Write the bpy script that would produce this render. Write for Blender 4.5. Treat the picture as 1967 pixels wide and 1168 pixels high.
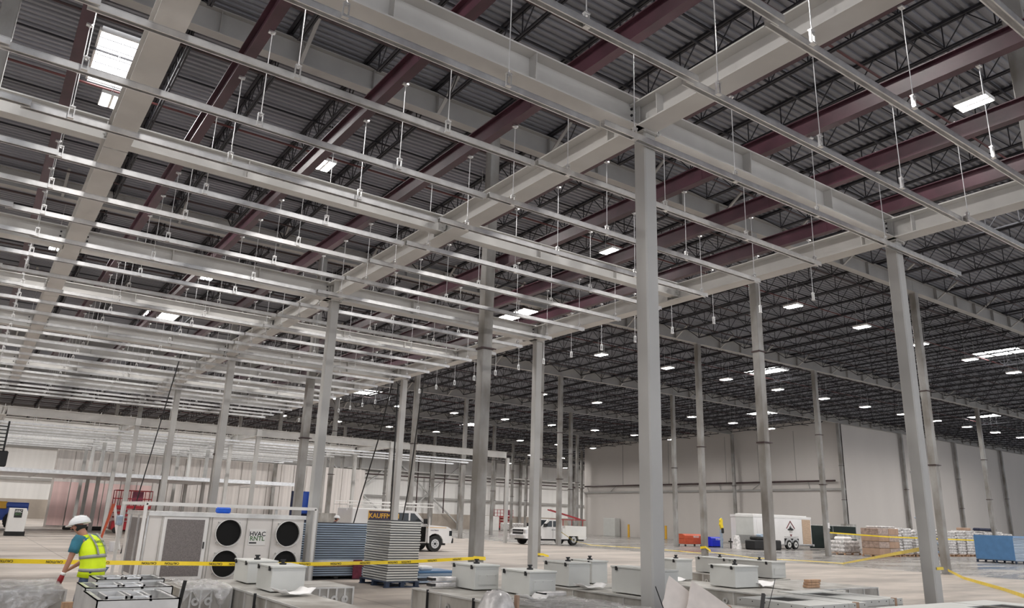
import bpy, math, random
from mathutils import Vector, Matrix
random.seed(7)
for o in list(bpy.data.objects): bpy.data.objects.remove(o)
SC = bpy.context.scene
COL = SC.collection
PI = math.pi

# ------------------------------------------------------------------ camera
F_PX, YAW, PITCH, ROLL, CAM_H = 1443.5, math.radians(34.883), math.radians(16.006), math.radians(1.898), 1.6
fw = Vector((math.sin(YAW)*math.cos(PITCH), math.cos(YAW)*math.cos(PITCH), math.sin(PITCH)))
rt = fw.cross(Vector((0, 0, 1))).normalized()
up = rt.cross(fw)
rt2 = rt*math.cos(ROLL) + up*math.sin(ROLL)
up2 = -rt*math.sin(ROLL) + up*math.cos(ROLL)
cam_data = bpy.data.cameras.new('camera')
cam = bpy.data.objects.new('camera', cam_data); COL.objects.link(cam)
cam.matrix_world = Matrix(((rt2.x, up2.x, -fw.x, 0), (rt2.y, up2.y, -fw.y, 0), (rt2.z, up2.z, -fw.z, CAM_H), (0, 0, 0, 1)))
cam_data.sensor_width = 36; cam_data.lens = F_PX/1967*36
cam_data.clip_start = 0.05; cam_data.clip_end = 500
SC.camera = cam

# ------------------------------------------------------------------ world + exposure
SC.view_settings.view_transform = 'Standard'
SC.view_settings.look = 'None'
SC.view_settings.exposure = 0.92
SC.view_settings.gamma = 1.0
SC.view_settings.use_curve_mapping = False
world = bpy.data.worlds.new('ambient_fill'); SC.world = world
world.use_nodes = True
world.node_tree.nodes['Background'].inputs[0].default_value = (0.93, 0.95, 1.0, 1)
world.node_tree.nodes['Background'].inputs[1].default_value = 0.8  # ambient fill added through the hall's open sides to brighten the undersides
LAMP_POWER = 200.0          # emission of the high-bay lenses

def project(x, y, z):
    v = Vector((x, y, z-CAM_H)); d = v.dot(fw)
    if d <= 0.2: return None
    return (983.5+F_PX*v.dot(rt2)/d, 584-F_PX*v.dot(up2)/d, d)
def seen(pts, pad=30):
    for p in pts:
        q = project(*p)
        if q and -pad < q[0] < 1967+pad and -pad < q[1] < 1168+pad: return True
    return False
def seg_seen(a, b, n=24, pad=10):
    return seen([tuple(a[i]+(b[i]-a[i])*k/n for i in range(3)) for k in range(n+1)], pad)

# ------------------------------------------------------------------ materials
def mat(name, color, rough=0.6, metal=0.0, vary=0.12, scale=3.0, bump=0.0, stretch=(1, 1, 1), spec=0.5, obj_rand=0.0, dirt=None):
    m = bpy.data.materials.new(name); m.use_nodes = True
    nt = m.node_tree; b = nt.nodes['Principled BSDF']
    b.inputs['Roughness'].default_value = rough; b.inputs['Metallic'].default_value = metal
    b.inputs['Specular IOR Level'].default_value = spec
    tc = nt.nodes.new('ShaderNodeTexCoord'); mp = nt.nodes.new('ShaderNodeMapping')
    mp.inputs['Scale'].default_value = stretch
    geo = nt.nodes.new('ShaderNodeNewGeometry')
    nt.links.new(geo.outputs['Position'], mp.inputs['Vector'])
    nz = nt.nodes.new('ShaderNodeTexNoise'); nz.inputs['Scale'].default_value = scale; nz.inputs['Detail'].default_value = 5
    nt.links.new(mp.outputs[0], nz.inputs['Vector'])
    rp = nt.nodes.new('ShaderNodeValToRGB')
    c0 = [max(0, c*(1-vary)) for c in color]; c1 = [min(1, c*(1+vary)) for c in color]
    if dirt: c0 = list(dirt)
    rp.color_ramp.elements[0].position = 0.35; rp.color_ramp.elements[1].position = 0.65
    rp.color_ramp.elements[0].color = (*c0, 1); rp.color_ramp.elements[1].color = (*c1, 1)
    nt.links.new(nz.outputs['Fac'], rp.inputs['Fac'])
    nt.links.new(rp.outputs[0], b.inputs['Base Color'])
    if bump:
        bp = nt.nodes.new('ShaderNodeBump'); bp.inputs['Strength'].default_value = bump; bp.inputs['Distance'].default_value = 0.02
        nt.links.new(nz.outputs['Fac'], bp.inputs['Height']); nt.links.new(bp.outputs[0], b.inputs['Normal'])
    return m
def emit(name, color, strength):
    m = bpy.data.materials.new(name); m.use_nodes = True
    nt = m.node_tree; nt.nodes.remove(nt.nodes['Principled BSDF'])
    e = nt.nodes.new('ShaderNodeEmission'); e.inputs[0].default_value = (*color, 1); e.inputs[1].default_value = strength
    nt.links.new(e.outputs[0], nt.nodes['Material Output'].inputs[0])
    return m
M = {}
M['primer'] = mat('grey primer steel', (.58, .57, .55), .5, 0, .08, 1.2)
M['primer2'] = mat('grey column paint', (.49, .485, .47), .5, 0, .07, .8)
M['old_grey'] = mat('old grey column', (.30, .295, .285), .6, 0, .22, 1.6, stretch=(1, 1, .5), dirt=(.20, .185, .165))
M['girder'] = mat('roof girder grey', (.36, .35, .335), .6, 0, .08, 1.0)
M['maroon'] = mat('maroon primer', (.062, .021, .032), .42, 0, .25, 2.0)
M['galv'] = mat('galvanized', (.78, .78, .78), .3, .85, .10, 6.0)
M['galv_dull'] = mat('dull galvanized', (.55, .55, .54), .42, .6, .2, 8.0)
M['rod'] = mat('zinc rod', (.72, .72, .73), .35, .7, .05, 6.0)
M['joist'] = mat('dark joist', (.017, .016, .021), .6, 0, .15, 3.0)
M['deck'] = mat('roof deck', (.25, .255, .28), .5, .25, .16, .5, stretch=(.25, 3, 1))
M['pipe'] = mat('dark pipe', (.055, .03, .03), .5, 0, .2, 2)
M['redpipe'] = mat('red pipe', (.10, .025, .025), .5, 0, .2, 2)
M['wall'] = mat('painted wall', (.60, .565, .535), .75, 0, .03, .25, stretch=(1, 1, .3))
M['white'] = mat('white paint', (.80, .79, .77), .45, 0, .03, 2)
M['whitegloss'] = mat('white vehicle paint', (.82, .81, .80), .18, 0, .02, 2)
M['cream'] = mat('unit white', (.74, .71, .68), .5, 0, .04, 2)
M['box_grey'] = mat('enclosure grey', (.60, .605, .58), .5, 0, .03, 3)
M['sheet'] = mat('sheet metal', (.62, .615, .60), .38, .45, .12, 4.0)
M['duct'] = mat('duct grey', (.42, .41, .385), .45, .3, .25, 3.0, stretch=(1, 1, .4), dirt=(.27, .25, .22))
M['black'] = mat('black', (.012, .012, .013), .5, 0, .1, 3)
M['dark'] = mat('dark interior', (.004, .004, .004), .9, 0, 0, 3)
M['rubber'] = mat('rubber', (.02, .02, .02), .8, 0, .2, 5)
M['mesh'] = mat('perforated grille', (.20, .18, .175), .6, .2, .25, 60)
M['glass'] = mat('dark glass', (.02, .025, .03), .08, 0, 0, 3)
M['yellow'] = mat('caution yellow', (.90, .66, .02), .35, 0, .05, 4)
M['hivis'] = mat('hi vis yellow', (.74, .95, .01), .65, 0, .06, 9, bump=.3)
M['reflect'] = mat('reflective tape', (.34, .35, .33), .4, .2, .05, 8)
M['teal'] = mat('teal shirt', (.035, .17, .24), .8, 0, .2, 9)
M['navy'] = mat('navy shirt', (.015, .02, .05), .8, 0, .2, 9)
M['jeans'] = mat('jeans', (.085, .12, .21), .85, 0, .25, 14)
M['skin'] = mat('skin', (.42, .20, .135), .5, 0, .08, 8)
M['helmet'] = mat('helmet', (.82, .83, .84), .25, 0, .02, 3)
M['redglove'] = mat('red glove', (.28, .015, .02), .7, 0, .2, 9)
M['blue'] = mat('machine blue', (.015, .07, .40), .35, 0, .05, 4)
M['brightblue'] = mat('bright blue', (.01, .03, .62), .4, 0, .05, 4)
M['cobalt'] = mat('cobalt cover', (.01, .13, .75), .5, 0, .1, 9)
M['orange'] = mat('gang box orange', (.52, .085, .03), .5, 0, .1, 4)
M['red'] = mat('lift red', (.34, .012, .02), .4, 0, .1, 4)
M['maroon_strap'] = mat('maroon wrap', (.18, .03, .06), .6, 0, .25, 12)
M['wood'] = mat('timber', (.50, .31, .19), .7, 0, .2, 6, stretch=(6, 1, 1))
M['ply'] = mat('plywood', (.52, .38, .27), .7, 0, .1, 3, stretch=(1, 1, 5))
M['carton'] = mat('cardboard', (.42, .28, .20), .75, 0, .10, 3)
M['wrap'] = mat('stretch wrapped goods', (.62, .60, .59), .25, .1, .35, 7, bump=.6)
M['wrapbrown'] = mat('wrapped cartons', (.36, .26, .21), .3, 0, .3, 6, bump=.4)
M['foam'] = mat('foam sheet', (.74, .68, .64), .6, 0, .06, 7)
M['paper'] = mat('white paper', (.85, .84, .83), .6, 0, .05, 6)
M['panelblue'] = mat('blue panel edge', (.40, .49, .60), .4, .3, .12, 3, stretch=(.4, .4, 8))
M['panelgrey'] = mat('grey panel edge', (.66, .655, .62), .4, .35, .12, 3, stretch=(.4, .4, 8))
M['gap'] = mat('shadow gap', (.05, .055, .065), .6, .2, .2, 3)
M['palletblue'] = mat('blue plastic pallet', (.02, .035, .07), .5, 0, .2, 6)
M['panelfilm'] = mat('blue film panel', (.09, .21, .40), .3, 0, .08, 3)
M['pinkglow'] = mat('painted pink glow', (.86, .62, .60), .45, 0, .06, .6, stretch=(6, 1, .2))
M['palepanel'] = mat('pale wall panel', (.74, .70, .67), .5, 0, .10, .8, stretch=(7, 1, .15))
M['farpanel'] = mat('far metal wall', (.84, .83, .81), .5, 0, .04, .5, stretch=(4, 4, .1))
M['concrete_wall'] = mat('concrete dado', (.40, .35, .30), .8, 0, .12, .6)
M['lowceil'] = mat('ceiling raft metal', (.74, .74, .74), .4, .3, .08, 1, stretch=(.2, 6, 1))
M['greenscreen'] = mat('black green fence fabric', (.006, .016, .013), .8, 0, .3, 1.2)
M['gold'] = mat('sign gold', (.75, .42, .04), .5, 0, .05, 4)
M['purple'] = mat('sign purple', (.035, .02, .06), .5, 0, .05, 4)
M['greenink'] = mat('green lettering', (.08, .17, .07), .6, 0, 0, 4)
M['maroonink'] = mat('maroon mark', (.18, .03, .04), .6, 0, 0, 4)
M['taillight'] = mat('red tail light', (.5, .01, .01), .3, 0, 0, 4)
M['diamond'] = mat('diamond plate', (.34, .34, .33), .4, .5, .15, 20)
M['alu'] = mat('aluminium', (.6, .6, .6), .35, .7, .1, 6)
M['lens'] = emit('lamp lens', (1.0, .965, .93), LAMP_POWER)
M['skylens'] = emit('skylight dome', (1.0, 1.0, 1.0), 7.0)
M['beacon'] = emit('red beacon', (1.0, .02, .02), 3.0)
# thin clear plastic film
def film():
    m = bpy.data.materials.new('clear film'); m.use_nodes = True
    nt = m.node_tree; out = nt.nodes['Material Output']; nt.nodes.remove(nt.nodes['Principled BSDF'])
    t = nt.nodes.new('ShaderNodeBsdfTransparent'); g = nt.nodes.new('ShaderNodeBsdfGlossy'); d = nt.nodes.new('ShaderNodeBsdfDiffuse')
    d.inputs[0].default_value = (.85, .84, .83, 1)
    g.inputs['Roughness'].default_value = .12
    nz = nt.nodes.new('ShaderNodeTexNoise'); nz.inputs['Scale'].default_value = 9; nz.inputs['Detail'].default_value = 6
    geo = nt.nodes.new('ShaderNodeNewGeometry'); nt.links.new(geo.outputs['Position'], nz.inputs['Vector'])
    bp = nt.nodes.new('ShaderNodeBump'); bp.inputs['Strength'].default_value = 1; bp.inputs['Distance'].default_value = .08
    nt.links.new(nz.outputs['Fac'], bp.inputs['Height']); nt.links.new(bp.outputs[0], g.inputs['Normal'])
    m1 = nt.nodes.new('ShaderNodeMixShader'); m1.inputs[0].default_value = .45
    nt.links.new(g.outputs[0], m1.inputs[1]); nt.links.new(d.outputs[0], m1.inputs[2])
    m2 = nt.nodes.new('ShaderNodeMixShader')
    rp = nt.nodes.new('ShaderNodeValToRGB'); rp.color_ramp.elements[0].position = .4; rp.color_ramp.elements[0].color = (.18, .18, .18, 1)
    rp.color_ramp.elements[1].position = .75; rp.color_ramp.elements[1].color = (.75, .75, .75, 1)
    nt.links.new(nz.outputs['Fac'], rp.inputs['Fac']); nt.links.new(rp.outputs[0], m2.inputs[0])
    nt.links.new(t.outputs[0], m2.inputs[1]); nt.links.new(m1.outputs[0], m2.inputs[2])
    nt.links.new(m2.outputs[0], out.inputs[0])
    return m
M['film'] = film()
# floor: dusty pale slab in the work area, glossy grey slab beyond x = 34
def floor_mat():
    m = bpy.data.materials.new('concrete floor'); m.use_nodes = True
    nt = m.node_tree; b = nt.nodes['Principled BSDF']; L = nt.links
    geo = nt.nodes.new('ShaderNodeNewGeometry'); sep = nt.nodes.new('ShaderNodeSeparateXYZ'); L.new(geo.outputs['Position'], sep.inputs[0])
    n1 = nt.nodes.new('ShaderNodeTexNoise'); n1.inputs['Scale'].default_value = .35; n1.inputs['Detail'].default_value = 8; n1.inputs['Roughness'].default_value = .65
    mp = nt.nodes.new('ShaderNodeMapping'); mp.inputs['Scale'].default_value = (.45, 1.6, 1); L.new(geo.outputs['Position'], mp.inputs[0]); L.new(mp.outputs[0], n1.inputs['Vector'])
    n2 = nt.nodes.new('ShaderNodeTexNoise'); n2.inputs['Scale'].default_value = .12; n2.inputs['Detail'].default_value = 3; L.new(geo.outputs['Position'], n2.inputs['Vector'])
    add = nt.nodes.new('ShaderNodeMath'); add.operation = 'MULTIPLY_ADD'; add.inputs[1].default_value = 3.0; L.new(n2.outputs['Fac'], add.inputs[0]); L.new(sep.outputs['X'], add.inputs[2])
    edge = nt.nodes.new('ShaderNodeMapRange'); edge.inputs['From Min'].default_value = 35.1; edge.inputs['From Max'].default_value = 35.9; L.new(add.outputs[0], edge.inputs['Value'])
    r1 = nt.nodes.new('ShaderNodeValToRGB'); r1.color_ramp.elements[0].position = .40; r1.color_ramp.elements[1].position = .60
    r1.color_ramp.elements[0].color = (.31, .275, .245, 1); r1.color_ramp.elements[1].color = (.50, .44, .39, 1); L.new(n1.outputs['Fac'], r1.inputs[0])
    r2 = nt.nodes.new('ShaderNodeValToRGB'); r2.color_ramp.elements[0].position = .38; r2.color_ramp.elements[1].position = .6
    r2.color_ramp.elements[0].color = (.17, .165, .16, 1); r2.color_ramp.elements[1].color = (.33, .31, .29, 1); L.new(n1.outputs['Fac'], r2.inputs[0])
    mx = nt.nodes.new('ShaderNodeMixRGB'); L.new(edge.outputs[0], mx.inputs[0]); L.new(r1.outputs[0], mx.inputs[1]); L.new(r2.outputs[0], mx.inputs[2])
    # saw-cut joints
    def joint(sock, period, off):
        a = nt.nodes.new('ShaderNodeMath'); a.operation = 'ADD'; a.inputs[1].default_value = off; L.new(sock, a.inputs[0])
        f = nt.nodes.new('ShaderNodeMath'); f.operation = 'PINGPONG'; f.inputs[1].default_value = period/2; L.new(a.outputs[0], f.inputs[0])
        g = nt.nodes.new('ShaderNodeMath'); g.operation = 'LESS_THAN'; g.inputs[1].default_value = .02; L.new(f.outputs[0], g.inputs[0]); return g
    j1 = joint(sep.outputs['X'], 3.87, .9); j2 = joint(sep.outputs['Y'], 4.27, .4)
    mxj = nt.nodes.new('ShaderNodeMath'); mxj.operation = 'MAXIMUM'; L.new(j1.outputs[0], mxj.inputs[0]); L.new(j2.outputs[0], mxj.inputs[1])
    m3 = nt.nodes.new('ShaderNodeMixRGB'); m3.inputs[2].default_value = (.16, .14, .12, 1)
    mj = nt.nodes.new('ShaderNodeMath'); mj.operation = 'MULTIPLY'; mj.inputs[1].default_value = .6; L.new(mxj.outputs[0], mj.inputs[0]); L.new(mj.outputs[0], m3.inputs[0])
    L.new(mx.outputs[0], m3.inputs[1]); L.new(m3.outputs[0], b.inputs['Base Color'])
    rr = nt.nodes.new('ShaderNodeMapRange'); rr.inputs['From Min'].default_value = .35; rr.inputs['From Max'].default_value = .65; rr.inputs['To Min'].default_value = .10; rr.inputs['To Max'].default_value = .42; L.new(n1.outputs['Fac'], rr.inputs['Value'])
    mr = nt.nodes.new('ShaderNodeMix'); mr.data_type = 'FLOAT'; L.new(edge.outputs[0], mr.inputs[0]); mr.inputs[2].default_value = .62; L.new(rr.outputs[0], mr.inputs[3]); L.new(mr.outputs[0], b.inputs['Roughness'])
    return m
M['floor'] = floor_mat()

# ------------------------------------------------------------------ mesh helpers
class MB:
    def __init__(s): s.v = []; s.f = []
    def add(s, vs, fs):
        n = len(s.v); s.v += [tuple(v) for v in vs]; s.f += [tuple(i+n for i in f) for f in fs]; return s
    def box(s, x0, y0, z0, x1, y1, z1, rot=None, about=None):
        vs = [(x, y, z) for z in (z0, z1) for y in (y0, y1) for x in (x0, x1)]
        if rot: 
            c, sn = math.cos(rot), math.sin(rot); ax, ay = about or ((x0+x1)/2, (y0+y1)/2)
            vs = [(ax+(x-ax)*c-(y-ay)*sn, ay+(x-ax)*sn+(y-ay)*c, z) for x, y, z in vs]
        return s.add(vs, [(0, 2, 3, 1), (4, 5, 7, 6), (0, 1, 5, 4), (2, 6, 7, 3), (0, 4, 6, 2), (1, 3, 7, 5)])
    def cham(s, x0, y0, z0, x1, y1, z1, b=.01):
        # box with chamfered edges
        X = (x0, x0+b, x1-b, x1); Y = (y0, y0+b, y1-b, y1); Z = (z0, z0+b, z1-b, z1)
        import itertools
        vs = []; idx = {}
        for i in (0, 1):
            for j in (0, 1):
                for k in (0, 1):
                    for a in range(3):
                        xi = X[3*i] if a == 0 else X[1+i]; yi = Y[3*j] if a == 1 else Y[1+j]; zi = Z[3*k] if a == 2 else Z[1+k]
                        idx[(i, j, k, a)] = len(vs); vs.append((xi, yi, zi))
        fs = []
        for i in (0, 1):
            q = [idx[(i, 0, 0, 0)], idx[(i, 1, 0, 0)], idx[(i, 1, 1, 0)], idx[(i, 0, 1, 0)]]; fs.append(q if i else q[::-1])
            q = [idx[(0, i, 0, 1)], idx[(1, i, 0, 1)], idx[(1, i, 1, 1)], idx[(0, i, 1, 1)]]; fs.append(q[::-1] if i else q)
            q = [idx[(0, 0, i, 2)], idx[(1, 0, i, 2)], idx[(1, 1, i, 2)], idx[(0, 1, i, 2)]]; fs.append(q if i else q[::-1])
        for a, b2, c in itertools.product((0, 1), repeat=3): fs.append([idx[(a, b2, c, 0)], idx[(a, b2, c, 1)], idx[(a, b2, c, 2)]])
        for p, q in itertools.product((0, 1), repeat=2):
            fs.append([idx[(p, q, 0, 0)], idx[(p, q, 1, 0)], idx[(p, q, 1, 1)], idx[(p, q, 0, 1)]])
            fs.append([idx[(p, 0, q, 0)], idx[(p, 1, q, 0)], idx[(p, 1, q, 2)], idx[(p, 0, q, 2)]])
            fs.append([idx[(0, p, q, 1)], idx[(1, p, q, 1)], idx[(1, p, q, 2)], idx[(0, p, q, 2)]])
        return s.add(vs, fs)
    def bar(s, a, b, w, h=None, upv=(0, 0, 1)):
        h = h or w; a = Vector(a); b = Vector(b); d = (b-a).normalized(); u = Vector(upv)
        if abs(d.dot(u)) > .99: u = Vector((1, 0, 0))
        r = d.cross(u).normalized(); u = r.cross(d)
        vs = [p+r*(i*w/2)+u*(j*h/2) for p in (a, b) for j in (-1, 1) for i in (-1, 1)]
        return s.add(vs, [(0, 2, 3, 1), (4, 5, 7, 6), (0, 1, 5, 4), (2, 6, 7, 3), (0, 4, 6, 2), (1, 3, 7, 5)])
    def tube(s, a, b, r, n=8, r2=None, cap=True):
        a = Vector(a); b = Vector(b); d = (b-a).normalized(); u = Vector((0, 0, 1))
        if abs(d.dot(u)) > .99: u = Vector((1, 0, 0))
        x = d.cross(u).normalized(); y = x.cross(d); r2 = r if r2 is None else r2
        vs = [p+(x*math.cos(2*PI*k/n)+y*math.sin(2*PI*k/n))*q for p, q in ((a, r), (b, r2)) for k in range(n)]
        fs = [(k, (k+1) % n, n+(k+1) % n, n+k) for k in range(n)]
        if cap: fs += [tuple(range(n))[::-1], tuple(range(n, 2*n))]
        return s.add(vs, fs)
    def path(s, pts, r, n=6):
        for a, b in zip(pts, pts[1:]): s.tube(a, b, r, n)
        return s
    def prism(s, poly, axis, t0, t1):
        # poly: 2D outline, extruded along axis ('x': poly=(y,z), 'y': poly=(x,z), 'z': poly=(x,y))
        n = len(poly)
        def P(p, t): return {'x': (t, p[0], p[1]), 'y': (p[0], t, p[1]), 'z': (p[0], p[1], t)}[axis]
        vs = [P(p, t0) for p in poly]+[P(p, t1) for p in poly]
        return s.add(vs, [tuple(range(n)), tuple(range(n, 2*n))[::-1]]+[(k, n+k, n+(k+1) % n, (k+1) % n) for k in range(n)])
    def ring(s, c, axis, r0, r1, t, n=28):
        # annulus with thickness t along axis
        vs = []
        for rr, tt in ((r0, 0), (r1, 0), (r1, t), (r0, t)):
            for k in range(n):
                a = 2*PI*k/n; p, q = rr*math.cos(a), rr*math.sin(a)
                vs.append({'x': (c[0]+tt, c[1]+p, c[2]+q), 'y': (c[0]+p, c[1]+tt, c[2]+q), 'z': (c[0]+p, c[1]+q, c[2]+tt)}[axis])
        fs = []
        for j in range(4):
            for k in range(n):
                fs.append((j*n+k, j*n+(k+1) % n, ((j+1) % 4)*n+(k+1) % n, ((j+1) % 4)*n+k))
        return s.add(vs, fs)
    def disc(s, c, axis, r, t, n=24):
        d = {'x': (t, 0, 0), 'y': (0, t, 0), 'z': (0, 0, t)}[axis]
        return s.tube(c, (c[0]+d[0], c[1]+d[1], c[2]+d[2]), r, n)
    def ibeam(s, a, b, h, w, tf=.02, tw=.012):
        # a, b at the underside centre line, level beam
        a = Vector(a); b = Vector(b); d = (b-a).normalized(); r = d.cross(Vector((0, 0, 1))).normalized(); u = Vector((0, 0, 1))
        o = [(-w/2, 0), (w/2, 0), (w/2, tf), (tw/2, tf), (tw/2, h-tf), (w/2, h-tf), (w/2, h), (-w/2, h), (-w/2, h-tf), (-tw/2, h-tf), (-tw/2, tf), (-w/2, tf)]
        n = 12; vs = [p+r*x+u*z for p in (a, b) for x, z in o]
        fs = [(k, (k+1) % n, n+(k+1) % n, n+k) for k in range(n)]
        fs += [(0, 11, 10, 3, 2, 1), (9, 8, 7, 6, 5, 4), (3, 10, 9, 4)]
        fs += [(n, n+1, n+2, n+3, n+10, n+11), (n+4, n+5, n+6, n+7, n+8, n+9), (n+3, n+4, n+9, n+10)]
        return s.add(vs, fs)
    def channel(s, a, b, w, h, t=.006):
        # strut: channel open downwards with small lips
        a = Vector(a); b = Vector(b); d = (b-a).normalized(); r = d.cross(Vector((0, 0, 1))).normalized(); u = Vector((0, 0, 1))
        o = [(-w/2, 0), (-w/2+t*2.2, 0), (-w/2+t*2.2, t), (-w/2+t, t), (-w/2+t, h-t), (w/2-t, h-t), (w/2-t, t), (w/2-t*2.2, t), (w/2-t*2.2, 0), (w/2, 0), (w/2, h), (-w/2, h)]
        n = 12; vs = [p+r*x+u*z for p in (a, b) for x, z in o]
        fs = [(k, (k+1) % n, n+(k+1) % n, n+k) for k in range(n)]
        for q in (0, n):
            fs += [(q+4, q+5, q+10, q+11), (q+0, q+3, q+4, q+11), (q+6, q+9, q+10, q+5)]
        return s.add(vs, fs)
    def xform(s, mtx):
        s.v = [tuple(mtx @ Vector(v)) for v in s.v]; return s
    def merge(s, o): return s.add(o.v, o.f)
    def mesh(s, name, m):
        me = bpy.data.meshes.new(name); me.from_pydata(s.v, [], s.f); me.validate(clean_customdata=False); me.update()
        if isinstance(m, str): m = M[m]
        me.materials.append(m)
        return me
    def build(s, name, m, parent=None, smooth=False):
        me = s.mesh(name, m)
        import bmesh
        bm = bmesh.new(); bm.from_mesh(me); bmesh.ops.recalc_face_normals(bm, faces=bm.faces); bm.to_mesh(me); bm.free()
        if smooth:
            for p in me.polygons: p.use_smooth = True
        o = bpy.data.objects.new(name, me); COL.objects.link(o)
        if parent: o.parent = parent
        return o
def tag(o, label=None, cat=None, group=None, kind=None):
    if label: o['label'] = label
    if cat: o['category'] = cat
    if group: o['group'] = group
    if kind: o['kind'] = kind
    return o
def empty(name, loc=(0, 0, 0), label=None, cat=None, group=None, rz=0):
    o = bpy.data.objects.new(name, None); COL.objects.link(o); o.location = loc; o.rotation_euler = (0, 0, rz)
    o.empty_display_size = .2
    return tag(o, label, cat, group)
KIDS = {}
def dup(o, loc=None, rz=None, label=None, group=None):
    c = o.copy(); COL.objects.link(c)
    if loc is not None: c.location = loc
    if rz is not None: c.rotation_euler = (0, 0, rz)
    if label: c['label'] = label
    if group: c['group'] = group
    for ch in list(o.children):
        d = ch.copy(); COL.objects.link(d); d.parent = c
        for g in list(ch.children):
            e = g.copy(); COL.objects.link(e); e.parent = d
    return c
TXT = {}
def text_mb(s, size, mtx, depth=.004, bold=False):
    key = (s, bold)
    if key not in TXT:
        cu = bpy.data.curves.new('t', 'FONT'); cu.body = s; cu.size = 1; cu.align_x = 'CENTER'; cu.align_y = 'CENTER'; cu.resolution_u = 2
        if bold: cu.offset = .022
        ob = bpy.data.objects.new('t', cu); COL.objects.link(ob)
        dg = bpy.context.evaluated_depsgraph_get(); me = bpy.data.meshes.new_from_object(ob.evaluated_get(dg))
        TXT[key] = ([tuple(v.co) for v in me.vertices], [tuple(p.vertices) for p in me.polygons])
        bpy.data.objects.remove(ob); bpy.data.curves.remove(cu); bpy.data.meshes.remove(me)
    v, f = TXT[key]; mb = MB(); mb.add([(x*size, y*size, 0) for x, y, z in v], f); return mb.xform(mtx)
def face_frame(origin, xdir, ydir):
    x = Vector(xdir).normalized(); y = Vector(ydir).normalized(); z = x.cross(y)
    return Matrix(((x.x, y.x, z.x, origin[0]), (x.y, y.y, z.y, origin[1]), (x.z, y.z, z.z, origin[2]), (0, 0, 0, 1)))
ORD = ['nearest', 'second', 'third', 'fourth', 'fifth', 'sixth', 'seventh', 'eighth', 'ninth', 'tenth', 'eleventh', 'twelfth', 'thirteenth', 'fourteenth', 'fifteenth', 'sixteenth', 'seventeenth', 'eighteenth', 'nineteenth', 'twentieth', 'twenty-first', 'twenty-second', 'twenty-third', 'twenty-fourth', 'twenty-fifth', 'twenty-sixth', 'twenty-seventh', 'twenty-eighth', 'twenty-ninth', 'thirtieth', 'thirty-first', 'thirty-second', 'thirty-third', 'thirty-fourth', 'thirty-fifth', 'thirty-sixth', 'thirty-seventh', 'thirty-eighth', 'thirty-ninth', 'fortieth', 'forty-first', 'forty-second', 'forty-third', 'forty-fourth', 'forty-fifth', 'forty-sixth', 'forty-seventh', 'forty-eighth', 'forty-ninth', 'fiftieth']
ORD += ['fifty-'+q for q in ('first', 'second', 'third', 'fourth', 'fifth', 'sixth', 'seventh', 'eighth', 'ninth')]+['sixtieth']+['sixty-'+q for q in ('first', 'second', 'third', 'fourth', 'fifth', 'sixth', 'seventh', 'eighth', 'ninth')]+['seventieth']
def nth(k): return ORD[k] if k < len(ORD) else '%dth' % (k+1)
SLOPE = .017
def zg(y): return 12.15-SLOPE*(y-16.4)       # underside of the roof girders
def zdeck(y): return zg(y)+.78
# ------------------------------------------------------------------ floor and walls
X0, X1, Y0, Y1 = -36, 150, -16, 106
MB().box(X0, Y0, -.2, X1, Y1, 0).build('floor', 'floor')['kind'] = 'structure'
GX = [10.6+11.6*k for k in range(-4, 12)]
GY = [3.6+12.8*k for k in range(-1, 9)]
# skylights: openings in the deck (x0, x1, y0, y1)
SKY = []
for (cx, cy) in [(1.44, 20.3)]+[(2.45+2.03*(k+.5), y) for k, y in ((12, 10.2), (24, 20.4), (21, 33.5), (12, 62.0), (21, 73.5), (10, 33), (29, 46), (37, 33), (3, 72), (2, 46.0))]:
    SKY.append((cx-(.74 if cx < 2 else .85), cx+(.74 if cx < 2 else .85), cy-1.3, cy+1.3))
# corrugated deck
d = MB(); P = .21; y = Y0
while y < Y1:
    prof = [(y, 0), (y+.085, 0), (y+.105, .055), (y+.19, .055), (y+.21, 0)]
    cuts = [X0]
    for a, b, c, e in SKY:
        if c < y+P and e > y: cuts += [a, b]
    cuts += [X1]; cuts = [X0]+sorted(cuts[1:-1])+[X1]
    for k in range(0, len(cuts), 2):
        xa, xb = cuts[k], cuts[k+1]
        vs = [(x, p, zdeck(p)+h) for x in (xa, xb) for p, h in prof]
        d.add(vs, [(i, i+1, 6+i, 5+i) for i in range(4)])
    y += P
me = d.mesh('ceiling', 'deck'); o = bpy.data.objects.new('ceiling', me); COL.objects.link(o); o['kind'] = 'structure'
# right-hand partition: wall facing west, then wall facing south
w = MB().box(69.3, 42.3, 0, 69.6, 80.6, 12.6); w.build('wall_right', 'wall')['kind'] = 'structure'
w = MB().box(69.3, 42.3, 0, X1, 42.6, 13); w.build('wall_front_right', 'wall')['kind'] = 'structure'
w = MB().box(69.6, 80.3, 0, X1, 80.6, 12.3); w.build('wall_partition_back', 'wall')['kind'] = 'structure'
MB().box(69.12, 42.1, 5.35, 69.3, 80.6, 5.55).build('trim_1', 'girder')['kind'] = 'structure'
# far wall
MB().box(X0, 104, 2.1, 110, 104.3, 12.2).build('wall_back', 'farpanel')['kind'] = 'structure'
MB().box(X0, 103.85, 0, 110, 104.3, 2.1).build('trim_2', 'concrete_wall')['kind'] = 'structure'
# left wall far away closes the hall
MB().box(X0-.3, Y0, 0, X0, Y1, 13.5).build('wall_left', 'farpanel')['kind'] = 'structure'
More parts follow.
